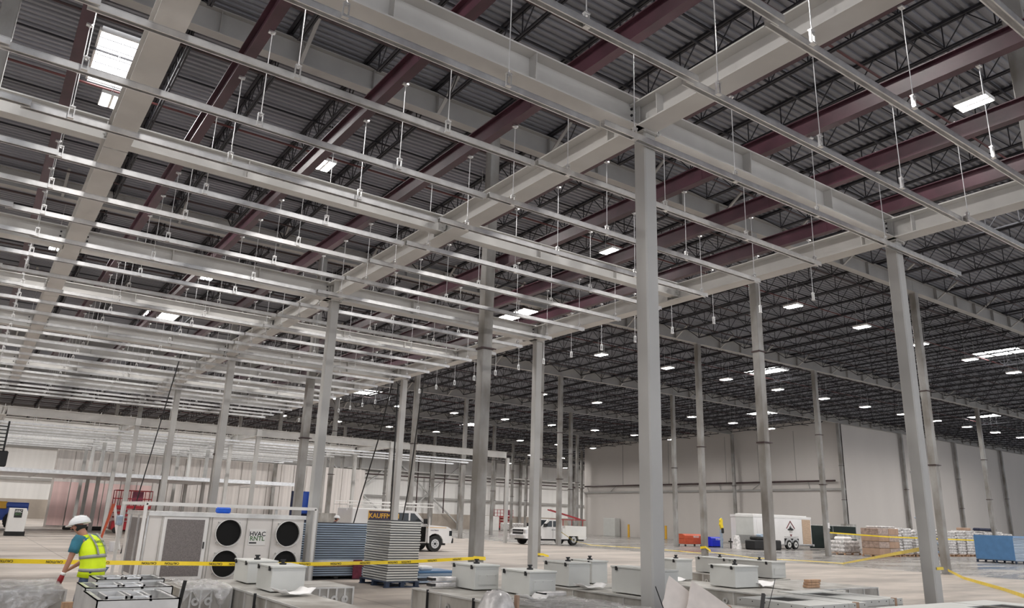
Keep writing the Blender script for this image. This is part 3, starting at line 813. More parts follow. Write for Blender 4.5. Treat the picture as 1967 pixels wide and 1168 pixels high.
duct_stack(3.12, 7.6, 3.75, 11.75, 'y', 'under the two left grey enclosures')
duct_stack(4.05, 10.3, 4.66, 11.3, 'x', 'at the foot of the slim grey column')
duct_stack(5.4, 6.0, 6.75, 9.95, 'y', 'under the enclosures left of centre')
duct_stack(7.72, 4.9, 8.32, 10.3, 'y', 'under the enclosures behind the big centre column')
duct_stack(10.1, 7.55, 11.2, 10.7, 'y', 'under the enclosures right of the big centre column')
duct_stack(11.5, 7.95, 13.8, 9.6, 'x', 'under the long enclosure at right')
# clear plastic film draped over the far left duct
def drape(x0, y0, x1, y1, z, drop, label, seed=1, m='film', name='plastic_film'):
    rnd = random.Random(seed); nx, ny = 22, 9; vs = []; fs = []
    for j in range(ny+4):
        for i in range(nx+1):
            x = x0+(x1-x0)*i/nx
            if j < 4: y = y0-.02-.012*rnd.random(); zz = z-drop*(4-j)/4*(.6+.4*math.sin(i*.7+seed))
            else: y = y0+(y1-y0)*(j-4)/(ny-1); zz = z+.012+rnd.random()*.035
            vs.append((x+rnd.uniform(-.01, .01), y, zz))
    for j in range(ny+3):
        for i in range(nx): a = j*(nx+1)+i; fs.append((a, a+1, a+nx+2, a+nx+1))
    o = MB().add(vs, fs).build(name, m, smooth=True)
    o.modifiers.new('s', 'SOLIDIFY').thickness = .002
    return tag(o, label, 'film')
drape(-1.6, 10.76, 1.18, 11.85, .645, .33, 'crinkled clear plastic film over the far left duct', 1)
drape(2.47, 10.5, 3.06, 11.5, .645, .2, 'crinkled clear film on the short duct behind the frame pile', 2)
drape(5.46, 6.0, 6.7, 8.0, .645, .22, 'crinkled clear film on the duct left of the big centre column', 3)
for n, (x, y) in enumerate([(.45, 10.75), (3.08, 9.6), (5.38, 9.5), (5.38, 8.35)]):
    tag(MB().box(x-.015, y-.02, .0, x+.015, y-.005, .655).build('strap', 'black'), ['dark strap around the far left duct', 'dark strap on the duct below the left enclosures', 'dark strap on the duct at the left end of the middle row', 'dark strap further along the middle duct'][n], 'strap')

# ---- grey enclosures
def enclosure(x, y, lx, ly, zt, label, z=.655, knob=True, panel=False, rz=0):
    r = empty('enclosure', (x, y, z), label, 'enclosure', 'grey metal enclosures on the ducts'); h = zt-z
    MB().cham(0, 0, 0, lx, ly, h-.025, .006).build('box_body', 'box_grey', r)
    MB().cham(-.012, -.012, h-.026, lx+.012, ly+.012, h, .005).build('lid', 'box_grey', r)
    for t in (.12, .88):
        MB().box(-.022, ly*t-.018, h-.06, -.0, ly*t+.018, h-.005).build('latch', 'black', r)
    if knob:
        k = MB().tube((lx*.5, ly*.45, h), (lx*.5, ly*.45, h+.02), .045, 12).tube((lx*.5, ly*.45, h+.02), (lx*.5, ly*.45, h+.05), .022, 10).bar((lx*.5-.035, ly*.45, h+.055), (lx*.5+.035, ly*.45, h+.055), .018)
        k.build('rotary_switch', 'black', r)
    if panel:
        p = MB().box(lx*.15, -.006, h*.2, lx*.9, 0, h*.6).build('access_panel', 'box_grey', r)
        q = MB()
        for a in (.2, .5, .85): q.tube((lx*a, -.012, h*.6-.012), (lx*a, -.004, h*.6-.012), .006, 6)
        q.build('screw', 'galv_dull', p)
    return r
enclosure(3.37, 10.92, .40, .62, .945, 'grey enclosure beside the climate unit, left and rear of the left pair')
enclosure(3.30, 9.72, .43, .57, .955, 'grey enclosure with knob, front and right of the left pair')
enclosure(5.99, 9.27, .40, .62, .98, 'grey enclosure with riveted panel below the weathered column', panel=True)
enclosure(6.27, 8.38, .44, .65, .955, 'grey enclosure with riveted panel just behind the plastic-wrapped bundle', panel=True)
enclosure(7.74, 9.35, .42, .63, 1.0, 'grey enclosure with two black latches left of the big centre column')
enclosure(8.55, 9.75, .34, .55, 1.0, 'grey enclosure partly hidden behind its neighbour left of the centre column', z=.655)
enclosure(7.87, 7.58, .34, .97, 1.01, 'grey enclosure strapped down, cut by the left edge of the big centre column')
enclosure(10.74, 9.95, .42, .45, 1.01, 'pale grey enclosure at the back, right of the big centre column')
enclosure(13.29, 9.8, .44, 1.0, .965, 'long grey enclosure at the right end, its near half', panel=True)
enclosure(13.29, 10.86, .44, .9, .965, 'long grey enclosure at the right end, its far half')
duct_stack(13.1, 9.75, 13.8, 11.8, 'y', 'under the long enclosures at the right end')
enclosure(10.48, 8.44, .59, .53, .99, 'nearest grey enclosure right of the big centre column, two latches and knob')
duct_unit('ductwork', 8.4, 9.3, .0, 9.0, 10.3, .64, 'y', 'short grey duct supporting the half-hidden enclosure left of centre')
duct_unit('ductwork', 9.2, 8.2, 0, 9.8, 8.9, .3, 'x', 'short low grey duct right of the big centre column')
# paper and foam on the ducts
for n, (x, y, w, d, rz) in enumerate([(3.45, 9.35, .45, .3, .3), (6.0, 7.95, .35, .25, .2), (7.95, 7.2, .4, .28, -.2), (7.9, 9.05, .5, .22, .1), (11.3, 8.6, .65, .3, .25), (10.2, 9.6, .5, .25, -.1)]):
    rnd = random.Random(n); vs = []; fs = []
    for j in range(5):
        for i in range(7): vs.append((-w/2+w*i/6, -d/2+d*j/4, .012+.03*rnd.random()+(.05 if i in (0, 6) else 0)))
    for j in range(4):
        for i in range(6): a = j*7+i; fs.append((a, a+1, a+8, a+7))
    o = MB().add(vs, fs).build('packing_sheet', 'paper', smooth=True); o.location = (x, y, .645); o.rotation_euler = (0, 0, rz)
    o.modifiers.new('s', 'SOLIDIFY').thickness = .003
    tag(o, ['white packing sheet sticking out under the front left enclosure', 'white packing sheet before the middle enclosures', 'white packing sheet under the strapped enclosure', 'white packing sheet between the centre-left enclosures', 'white packing sheet right of the nearest right-hand enclosure', 'white packing sheet behind the nearest right-hand enclosure'][n], 'packing sheet')
# small wrapped hardware packs
for n, (x, y, z) in enumerate([(5.75, 9.75, .66), (5.75, 9.75, .735), (6.5, 8.2, .66)]):
    r = MB().cham(x-.2, y-.07, z, x+.2, y+.07, z+.06, .012).build('hardware_pack', 'wrap'); tag(r, ['lower flat wrapped hardware pack at the left end of the middle duct', 'upper flat wrapped hardware pack at the left end of the middle duct', 'flat wrapped hardware pack in front of the riveted enclosure'][n], 'pack')
    MB().box(x-.205, y-.073, z+.015, x-.14, y+.073, z+.05).build('label_band', 'black', r)
# plastic bundle
vs = []; fs = []; rnd = random.Random(5); n1, n2 = 20, 12
for j in range(n2+1):
    for i in range(n1):
        a = 2*PI*i/n1; ph = j/n2*PI/2; rr = math.cos(ph)**.6*(1+rnd.uniform(-.04, .04))
        vs.append((rr*.24*math.cos(a), rr*.28*math.sin(a), .86*math.sin(ph)**.75+rnd.uniform(-.01, .01)))
for j in range(n2):
    for i in range(n1): fs.append((j*n1+i, j*n1+(i+1) % n1, (j+1)*n1+(i+1) % n1, (j+1)*n1+i))
o = MB().add(vs, fs).build('wrapped_bundle', 'wrap', smooth=True); o.location = (4.95, 7.2, 0); o['label'] = 'rounded bundle in shiny stretch wrap in front of the middle enclosures'; o['category'] = 'bundle'
MB().box(.23, -.06, 0, .26, -.0, .8).build('cardboard_edge', 'carton', o)

# ---- pile of galvanized frames in front of the worker
def duct_frame(x0, y0, z0, x1, y1, z1, label):
    r = empty('galvanized_frame', (x0, y0, z0), label, 'metal frame', 'pile of galvanized frames'); W = x1-x0; D = y1-y0; H = z1-z0; t = .012
    b = MB().box(0, 0, 0, W, t, H).box(0, D-t, 0, W, D, H).box(0, 0, 0, t, D, H).box(W-t, 0, 0, W, D, H); b.build('side_wall', 'sheet', r)
    MB().box(t, t, H*.55, W-t, D-t, H*.55+.01).build('inner_plate', 'alu', r)
    b = MB().box(0, 0, H-.008, W, .05, H).box(0, D-.05, H-.008, W, D, H).box(0, 0, H-.008, .05, D, H).box(W-.05, 0, H-.008, W, D, H).box(W*.62, 0, H-.02, W*.65, D, H)
    b.build('rim', 'galv', r)
    for q in range(2):
        w = MB(); xx = W*(.14+.3*q); yy = D*.22
        w.box(xx, yy, H-.05, xx+W*.26, yy+.02, H+.01).box(xx, yy+D*.5, H-.05, xx+W*.26, yy+D*.5+.02, H+.01).box(xx, yy, H-.05, xx+.02, yy+D*.5, H+.01).box(xx+W*.26-.02, yy, H-.05, xx+W*.26, yy+D*.5, H+.01)
        w.build('collar', 'galv', r)
    w = MB()
    for q in range(5): w.tube((W*(.15+.17*q), D*.12, H*.56), (W*(.15+.17*q), D*.12, H*.62), .014, 8)
    w.build('bolt', 'galv_dull', r)
    return r
duct_frame(1.20, 8.27, .50, 1.93, 9.25, .76, 'large open galvanized frame, nearest in the pile before the worker')
duct_frame(1.22, 9.3, .52, 2.08, 10.0, .78, 'open galvanized frame in the middle of the pile before the worker')
duct_frame(1.42, 10.05, .54, 2.14, 10.7, .80, 'open galvanized frame, farthest in the pile before the worker')
for n, (y) in enumerate((8.5, 9.5, 10.4)):
    q = empty('timber_crate', (1.15, y-.1, 0), ['timber bearer crate under the nearest galvanized frame', 'timber bearer crate under the middle galvanized frame', 'timber bearer crate under the farthest galvanized frame'][n], 'crate')
    MB().box(0, 0, .40, 1.0, .1, .50+.02*n).box(0, 0, .0, .1, .1, .4).box(.9, 0, 0, 1.0, .1, .4).build('bearer', 'wood', q)
    MB().box(.02, .1, .0, .98, .45, .39).build('lower_frame', 'sheet', q)
tag(MB().bar((2.32, 10.2, .0), (2.42, 10.25, .76), .03).build('pry_bar', 'black'), 'short black bar standing behind the frame pile', 'bar')

# ---- units at lower right
def air_unit(x0, y0, x1, y1, z, label, hole):
    r = empty('sheet_metal_unit', (x0, y0, 0), label, 'sheet metal unit', 'low sheet metal units at lower right'); W = x1-x0; D = y1-y0
    hx0, hy0, hx1, hy1 = hole; hx0 *= W; hx1 *= W; hy0 *= D; hy1 *= D
    MB().box(0, 0, 0, W, D, z-.15).build('casing', 'box_grey', r)
    b = MB().box(0, 0, z-.15, W, hy0, z).box(0, hy1, z-.15, W, D, z).box(0, hy0, z-.15, hx0, hy1, z).box(hx1, hy0, z-.15, W, hy1, z); b.build('top_casing', 'box_grey', r)
    MB().box(hx0, hy0, z-.149, hx1, hy1, z-.012).build('opening', 'dark', r)  # solid black block near the rim stands for the shade inside the hole
    q = MB()
    for k in range(6):
        q.tube((W*(.05+.18*k), -.004, z-.03), (W*(.05+.18*k), .004, z-.03), .008, 6).tube((-.004, D*(.05+.18*k), z-.03), (.004, D*(.05+.18*k), z-.03), .008, 6)
    q.build('screw', 'dark', r)
    MB().box(-.004, 0, z-.09, W+.004, D, z-.085).box(W*.66, -.004, 0, W*.67, D+.004, z+.002).build('seam', 'duct', r)
    MB().box(W*.8, -.012, z-.3, W*.84, .06, z+.01).build('strap_pad', 'carton', r)
    return r
air_unit(9.2, 6.25, 10.55, 7.4, .65, 'grey unit with a black top opening, left one of the low units at lower right', (.18, .42, .62, .85))
air_unit(10.75, 6.45, 11.85, 7.85, .65, 'grey unit with a black top opening, behind and right of the first low unit', (.1, .45, .6, .75))
air_unit(9.9, 4.7, 12.9, 5.75, .66, 'long low grey unit in front of the big right column', (.5, .2, .85, .6))
for n, (x, y, w, h, m, ro) in enumerate([(11.55, 8.05, .3, .0, 'duct', 0)]):
    pass
for n, (x, y) in enumerate([(11.95, 8.35), (12.35, 8.35)]):
    r = MB().cham(x, y-.5, .655-.3, x+.3, y-.42, .62, .01).build('duct_end', 'duct'); tag(r, ['left round-ported duct end beside the right-hand enclosure', 'right round-ported duct end beside the right-hand enclosure'][n], 'duct end')
    MB().ring((x+.15, y-.515, .49), 'y', .03, .08, .02, 16).build('port_ring', 'galv_dull', r)
    MB().box(x+.2, y-.505, .54, x+.25, y-.5, .60).build('tag_sticker', 'paper', r)
for k in range(3):
    tag(MB().cham(12.0+.02*k, 8.15, .645+.045*k, 12.35+.02*k, 8.25, .685+.045*k, .004).build('timber_block', 'wood'), ['lowest timber block by the right-hand enclosure', 'middle timber block by the right-hand enclosure', 'topmost timber block by the right-hand enclosure'][k], 'timber block')

# ---- foam sheets, carton leaning by the big column
def leaf(poly, thick, m, name, label, loc, rx, ry, rz, cat):
    o = MB().prism(poly, 'y', -thick/2, thick/2).build(name, m); o.location = loc; o.rotation_euler = (rx, ry, rz); return tag(o, label, cat)
poly = [(-.2, 0), (.3, 0), (.29, .22), (.2, .48), (.02, .76), (-.1, .93), (-.17, .85), (-.25, .73), (-.29, .69), (-.33, .58), (-.27, .5), (-.3, .36)]
leaf(poly, .02, 'foam', 'foam_sheet', 'creased pinkish foam sheet leaning beside the big centre column, front one', (7.14, 5.75, .2), -.15, -.40, -.55, 'foam sheet')
leaf([(x*.95-.03, z) for x, z in poly], .02, 'foam', 'foam_sheet', 'creased pinkish foam sheet tucked behind the front sheet by the centre column', (6.98, 5.98, .22), -.12, -.34, -.55, 'foam sheet')
r = MB().cham(-.12, -.1, 0, .14, .1, .36, .006).build('cardboard_box', 'carton'); r.location = (7.62, 6.15, .36); r.rotation_euler = (0, .65, -.5)
r.rotation_euler = (0, -.65, -.5); tag(r, 'open brown cardboard box tilted beside the foam sheets', 'box')
MB().box(-.012, -.105, 0, .012, .105, .365).build('tape_strip', 'carton', r)
tag(MB().bar((7.42, 5.75, .2), (7.75, 5.85, .87), .035).build('folded_umbrella', 'black'), 'black furled rod-like tool leaning by the cardboard box', 'tool')
tag(MB().tube((6.55, 5.9, 0), (6.15, 6.0, .97), .006, 5).tube((7.6, 5.75, .55), (8.05, 5.9, 1.02), .004, 5).build('wire_offcut', 'black'), 'thin bent wires sticking up around the big centre column', 'wire')
tag(MB().cham(6.9, 5.9, .0, 7.1, 6.25, .5, .02).build('plastic_crate', 'black'), 'black crate standing at the foot of the big centre column', 'crate')
tag(MB().box(7.66, 7.4, 0, 7.70, 7.42, .98).box(7.6, 7.4, .93, 7.76, 7.5, 1.02).build('banding_strap', 'carton'), 'grey band hanging down the strapped enclosure left of the centre column', 'strap')

# ---- stacks of insulated panels
def panel_proto(L, W, T, m):
    r = MB().cham(0, 0, 0, L, W, T-.019, .006).build('insulated_panel', m)
    MB().box(.01, .01, T-.019, L-.01, W-.01, T).build('joint_shadow_gap', 'gap', r)
    return r
def pstack(x, y, z0, n, L, W, T, m, where, group):
    rnd = random.Random(int(x*10)); p = panel_proto(L, W, T, m)
    for k in range(n):
        loc = (x+rnd.uniform(-.012, .012), y+rnd.uniform(-.012, .012), z0+k*T)
        lab = ('lowest' if k == 0 else 'topmost' if k == n-1 else nth(k).replace('nearest', 'first')+' from bottom')+' panel '+where
        if k == 0: p.location = loc; tag(p, lab, 'panel', group)
        else: dup(p, loc, label=lab, group=group)
def pallet(x, y, L, W, m, label, H=.12, z=0):
    r = empty('pallet', (x, y, z), label, 'pallet')
    b = MB()
    for k in range(6): b.box(L*k/6+.01, 0, H-.02, L*(k+1)/6-.01, W, H)
    b.build('deck_boards', m, r)
    b = MB()
    for k in range(3):
        for q in range(3): b.box(.02+(L-.14)*k/2, .01+(W-.12)*q/2, .02, .02+(L-.14)*k/2+.1, .01+(W-.12)*q/2+.1, H-.02)
    b.build('blocks', m, r)
    b = MB()
    for q in range(3): b.box(0, .01+(W-.12)*q/2, 0, L, .01+(W-.12)*q/2+.1, .02)
    b.build('runners', m, r)
    return r
pallet(8.3, 16.62, .9, 1.45, 'palletblue', 'dark plastic pallet under the grey panel stack', .13)
pstack(8.38, 16.72, .132, 24, .82, 1.32, .0568, 'panelgrey', 'of the near grey stack on the dark pallet', 'grey panels stacked on the dark pallet')
pallet(6.95, 19.1, 2.4, 1.1, 'black', 'dark pallet under the long blue-grey panel stack', .09)
pstack(6.9, 19.1, .09, 4, 2.42, 1.1, .055, 'panelblue', 'under the timber pallet behind the grey stack', 'lower blue-grey panels')
pallet(6.95, 19.08, 2.35, 1.12, 'wood', 'timber pallet in the middle of the long blue-grey panel stack', .1, .311)
tag(MB().cham(6.9, 19.05, .412, 9.3, 20.2, .47, .01).build('foam_slab', 'paper'), 'white film sheet under the upper blue-grey panels', 'sheet')
pstack(6.88, 19.05, .471, 16, 2.42, 1.1, .0565, 'panelblue', 'of the upper blue-grey stack behind the grey stack', 'upper blue-grey panels')
tag(MB().box(8.55, 18.98, .02, 8.78, 19.03, .47).build('wrap_strip', 'maroon_strap'), 'maroon plastic strip hanging in front of the long panel stack', 'strip')
rnd = random.Random(3)
for k in range(5):
    z = .03+k*.055; dx = rnd.uniform(-.1, .1)
    o = MB().cham(9.55+dx, 17.3+k*.02, z, 11.05+dx-.1*k, 18.3, z+.048, .006).build('insulated_panel', ['panelblue', 'gap', 'panelblue', 'panelblue', 'panelfilm'][k])  # second slab stands in for the shadow gap between panels
    tag(o, ['lowest', 'second', 'third', 'fourth', 'topmost'][k]+' blue panel lying in the low pile right of the grey stack', 'panel', 'loose blue panels right of the grey stack')
tag(MB().cham(9.75, 17.6, .305, 10.1, 17.95, .40, .03).build('plastic_bundle', 'paper'), 'crumpled white plastic on the low blue panel pile', 'plastic')

# ---- vehicles
def wheel(parent, x, y, r, w, side, rim='alu'):
    o = MB().tube((x, y, r), (x, y+w*side, r), r, 28).build('tire', 'rubber', parent)
    MB().ring((x, y+w*side, r), 'y', r*.62, r*.97, .012*side, 28).build('sidewall', 'rubber', o)
    h = MB().tube((x, y+w*side*.85, r), (x, y+w*side+.012*side, r), r*.56, 20)
    h.ring((x, y+w*side+.008*side, r), 'y', r*.48, r*.58, .02*side, 24); h.build('rim', rim, o)
    q = MB().tube((x, y+w*side, r), (x, y+w*side+.04*side, r), r*.16, 12)
    for k in range(8): q.tube((x+r*.34*math.cos(k*PI/4), y+w*side, r+r*.34*math.sin(k*PI/4)), (x+r*.34*math.cos(k*PI/4), y+w*side+.018*side, r+r*.34*math.sin(k*PI/4)), r*.06, 6)
    q.build('hub', 'black', o)
def pickup(name, loc, rz, label, L=5.3, W=1.75, H=1.72, cap=True, service=False):
    # local: +x forward, y across, visible side chosen by rz
    r = empty(name, loc, label, 'pickup truck', rz=rz)
    h = H; y0, y1 = -W/2, W/2
    hood = h*.66; sill = .40
    # lower body with wheel arches
    fx = L-.95; rx = 1.15; wr = .37
    def arch(cx): return [(cx+ .46*math.cos(a), .40+.44*math.sin(a)) for a in [PI*k/8 for k in range(8, -1, -1)]]
    low = [(0, sill), (0, hood), (1.9, hood), (L-1.35, hood), (L-.3, hood-.06), (L-.08, hood-.16), (L, .62), (L-.05, sill)]
    bottom = [(p, q) for p, q in arch(fx)[::-1]]+[(p, q) for p, q in arch(rx)[::-1]]
    # drop the lower outline between arches
    poly = low+[(fx+.47, sill)]+bottom[:9]+[(fx-.47, sill)]+[(rx+.47, sill)]+bottom[9:]+[(rx-.47, sill)]
    MB().prism(poly, 'y', y0, y1).build('body', 'whitegloss', r)
    MB().box(.1, y0+.12, .3, L-.3, y1-.12, .62).build('underbody', 'rubber', r)
    cabx0 = L-3.25; cabx1 = L-1.45
    cabp = [(cabx0, hood), (cabx0+.06, h-.03), (cabx0+.18, h), (cabx1-.75, h), (cabx1-.55, h-.05), (cabx1+.08, hood)]
    MB().prism(cabp, 'y', y0+.06, y1-.06).build('cab', 'whitegloss', r)
    for s in (-1, 1):
        yy = s*(W/2-.055)
        wp = [(cabx0+.18, hood+.07), (cabx0+.22, h-.12), (cabx0+.82, h-.12), (cabx0+.82, hood+.07)]
        MB().prism(wp, 'y', yy-.012, yy+.012).build('rear_side_window', 'glass', r)
        wp = [(cabx0+.92, hood+.07), (cabx0+.92, h-.12), (cabx1-.68, h-.12), (cabx1-.16, hood+.07)]
        MB().prism(wp, 'y', yy-.012, yy+.012).build('front_side_window', 'glass', r)
        MB().box(cabx0+.86, s*W/2-.006, sill+.08, cabx0+.875, s*W/2+.006, hood).box(cabx0+.06, s*W/2-.006, sill+.08, cabx0+.075, s*W/2+.006, hood).build('door_seam', 'rubber', r)
        MB().box(cabx0+.66, s*W/2-.01, hood-.14, cabx0+.8, s*W/2+.02, hood-.11).box(cabx1-.95, s*W/2-.01, hood-.14, cabx1-.81, s*W/2+.02, hood-.11).build('door_handle', 'black', r)
        MB().box(cabx1-.2, s*(W/2+.02), hood+.04, cabx1-.08, s*(W/2+.20), hood+.28).build('mirror', 'black', r)
        MB().box(L-.18, s*W/2-.2*s-.05, .74, L-.02, s*W/2+.004*s, .98).build('headlight', 'glass' if not service else 'alu', r)
        MB().box(-.015, s*(W/2-.09)-.07, .75, .02, s*(W/2-.09)+.07, 1.05).build('tail_light', 'taillight', r)
        wheel(r, fx, s*(W/2-.24), wr, .24, s); wheel(r, rx, s*(W/2-.24), wr, .24, s)
    ws = MB(); x0 = cabx1-.55; x1 = cabx1+.06
    ws.add([(x0+.04, y0+.16, h-.07), (x0+.04, y1-.16, h-.07), (x1+.01, y1-.12, hood+.05), (x1+.01, y0+.12, hood+.05)], [(0, 1, 2, 3)]); o = ws.build('windscreen', 'glass', r)
    MB().cham(L-.14, y0+.02, .40, L+.10, y1-.02, .64, .03).build('front_bumper', 'rubber' if not service else 'alu', r)
    MB().cham(-.14, y0+.05, .42, .02, y1-.05, .60, .02).build('rear_bumper', 'alu', r)
    g = MB().box(L-.05, y0+.28, .68, L+.01, y1-.28, 1.0); g.build('grille', 'black', r)
    MB().box(L-.02, y0+.26, .82, L+.025, y1-.26, .87).build('grille_bar', 'alu', r)
    return r
v = pickup('pickup_truck', (14.55, 33.87, 0), 0, 'white crew van-bodied pickup with ladder rack, half hidden by panel stacks', L=5.35, H=1.86)
cap = MB().cham(.02, -.85, 1.12, 2.12, .85, 1.90, .04).build('canopy', 'whitegloss', v)
sg = MB().box(.85, -.875, 1.38, 2.3, -.85, 1.78).build('sign_panel', 'purple', v)
MB().box(.83, -.872, 1.36, 2.32, -.851, 1.80).build('sign_border', 'gold', sg)
text_mb('KAUFFMAN', .30, face_frame((1.62, -.88, 1.57), (1, 0, 0), (0, 0, 1)), bold=True).build('lettering', 'gold', sg)
rk = MB()
for yy in (-.75, .75):
    rk.path([(-.2, yy, 2.05), (4.3, yy, 2.05)], .025).path([(-.2, yy, 2.2), (4.3, yy, 2.2)], .02)
    for x in (-.2, 1.0, 2.2, 3.4, 4.3): rk.tube((x, yy, 1.78), (x, yy, 2.2), .02)
for x in (-.2, 1.0, 2.2, 3.4, 4.3): rk.tube((x, -.75, 2.05), (x, .75, 2.05), .02)
rk.build('ladder_rack', 'white', v)
dr = MB().prism([(0, .42), (0, 1.14), (.08, 1.66), (.12, 1.66), (.16, .42)], 'y', -.9, -.3); 
dr = MB().add([(3.95, -.9, .42), (4.03, -.9, .42), (4.03, -.9, 1.68), (3.95, -.9, 1.14), (3.62, -1.55, .42), (3.70, -1.55, .42), (3.70, -1.55, 1.45), (3.62, -1.55, 1.14)], [(0, 1, 2, 3), (4, 7, 6, 5), (0, 4, 5, 1), (1, 5, 6, 2), (2, 6, 7, 3), (3, 7, 4, 0)])
dr.build('open_door', 'whitegloss', v)
MB().box(3.05, -.884, .45, 3.86, -.872, 1.14).build('doorway', 'dark', v)
text_mb('KAUFFMAN', .085, face_frame((4.35, -.878, .98), (1, 0, 0), (0, 0, 1)), bold=True).build('lettering', 'purple', v)
MB().box(3.9, -.878, 1.1, 5.0, -.873, 1.125).build('pinstripe', 'gold', v)
w2 = pickup('pickup_truck', (36.9, 43.6, 0), PI, 'white crew cab service pickup facing left, ladders on its back', L=5.4, service=True)
MB().box(.0, -.9, .62, 1.95, -.55, 1.30).box(.0, .55, .62, 1.95, .9, 1.30).build('tool_locker', 'white', w2)
b = MB().path([(.1, -.6, 1.3), (.1, -.6, 1.72)], .025).path([(.1, .6, 1.3), (.1, .6, 1.72)], .025).path([(1.9, -.6, 1.3), (1.9, -.6, 1.72)], .025).path([(1.9, .6, 1.3), (1.9, .6, 1.72)], .025)
b.path([(-.2, .6, 1.72), (2.1, .6, 1.72)], .03).path([(-.2, -.6, 1.72), (2.1, -.6, 1.72)], .03).build('rack', 'red', w2)
b = MB()
for s in (.35, .6): b.bar((.3, s, 1.78), (3.1, s, 2.35), .07)
for k in range(8): b.bar((.5+.35*k, .35, 1.82+.0713*k), (.5+.35*k, .6, 1.82+.0713*k), .04)
b.build('ladder', 'red', w2)

# ---- trailer
t = empty('cargo_trailer', (51.3, 39.3, 0), 'white enclosed tandem-axle cargo trailer with a maroon diamond emblem', 'trailer')
TL, TW, T0, T1 = 7.6, 2.2, .42, 2.42
def roundbox(x0, x1, y0, y1, z0, z1): 
    return MB().cham(x0, y0, z0, x1, y1, z1, .05)
MB().prism([(0, 0), (TL, 0), (TL, TW), (0, TW), (-.75, TW*.5)], 'z', T0, T1).build('box_body', 'whitegloss', t)
MB().prism([(-.02, -.03), (TL+.03, -.03), (TL+.03, TW+.03), (-.02, TW+.03), (-.8, TW*.5)], 'z', T1, T1+.17).build('roof', 'white', t)
MB().prism([(.3, .25), (TL-.2, .25), (TL-.2, TW-.25), (.3, TW-.25), (-.5, TW*.5)], 'z', T1+.17, T1+.26).build('roof_crown', 'white', t)
MB().add([(-.005, -.012, T0), (-.765, TW*.5, T0), (-.765, TW*.5, T0+.62), (-.005, -.012, T0+.62), (.3, -.012, T0), (.3, -.012, T0+.62)], [(0, 1, 2, 3), (4, 0, 3, 5)]).build('gravel_guard', 'diamond', t)
MB().add([(-.01, -.005, T0+.62), (-.76, TW*.5, T0+.62), (-.76, TW*.5, T1), (-.01, -.005, T1)], [(0, 1, 2, 3)]).build('nose_panel', 'box_grey', t)
MB().box(0, -.02, T0-.1, TL, 0, T0).build('skirt_rail', 'alu', t)
MB().box(.4, -.012, T0+.05, 1.6, -.0, T1-.15).build('side_door', 'whitegloss', t)
MB().box(TL-1.25, -.03, T0+.0, TL-.1, -.0, T1-.05).build('plywood_panel', 'ply', t)
MB().box(TL, -.1, .25, TL+.15, TW+.1, .42).build('rear_bumper', 'alu', t)
for k in range(2):
    cx = 4.35+k*.86
    for s, yy in ((-1, .12), (1, TW-.12)): wheel(t, cx, yy, .36, .2, s, 'white')
    f = MB()
    n = 10
    for q in range(n):
        a0, a1 = PI*q/n, PI*(q+1)/n
        f.bar((cx+.44*math.cos(a0), -.06, .36+.44*math.sin(a0)), (cx+.44*math.cos(a1), -.06, .36+.44*math.sin(a1)), .16, .03, (0, 1, 0))
    f.build('fender', 'alu', t)
MB().box(3.85, -.02, T0, 5.75, .25, .85).build('wheel_well', 'dark', t)
em = MB(); cx, cz, R = 4.75, 1.62, .64
pts = [(cx, cz+R), (cx+R*.95, cz), (cx, cz-R), (cx-R*.95, cz)]
def strip(a, b, w, y=-.022): em.bar((a[0], y, a[1]), (b[0], y, b[1]), w, .008, (0, 1, 0))
for a, b in ((pts[3], pts[0]), (pts[0], pts[1])): 
    em.add([(a[0], -.02, a[1]), (b[0], -.02, b[1]), (b[0]*.80+cx*.2, -.02, b[1]*.80+cz*.2), (a[0]*.80+cx*.2, -.02, a[1]*.80+cz*.2)], [(0, 1, 2, 3)])
em.add([(cx-.16, -.02, cz-R+.19), (cx+.16, -.02, cz-R+.19), (cx, -.02, cz-R)], [(0, 1, 2)])
e = em.build('emblem', 'maroonink', t)
sk = MB()
for k, hgt in enumerate((.10, .16, .13, .26, .40, .30, .44, .2, .27, .14, .18, .08)):
    sk.box(cx-.36+k*.06, -.024, cz-.12, cx-.36+k*.06+.055, -.018, cz-.12+hgt*.8)
sk.add([(cx-.47, -.022, cz-.02), (cx-.30, -.022, cz-.14), (cx+.30, -.022, cz-.14), (cx+.47, -.022, cz-.02), (cx, -.022, cz-.12)], [(0, 1, 2, 3, 4)])
sk.build('skyline_mark', 'black', e)
text_mb('BCI', .26, face_frame((cx, -.026, cz-.24), (1, 0, 0), (0, 0, 1)), bold=True).build('lettering', 'duct', e)
text_mb('Base Ch Interior Contractors, LLC', .13, face_frame((cx+.05, -.02, cz-.66), (1, 0, 0), (0, 0, 1))).build('lettering', 'black', t)
MB().bar((-.75, TW*.5, .45), (-1.7, TW*.5, .5), .1).tube((-1.5, TW*.5, 0), (-1.5, TW*.5, .75), .04).build('tow_hitch', 'rubber', t)
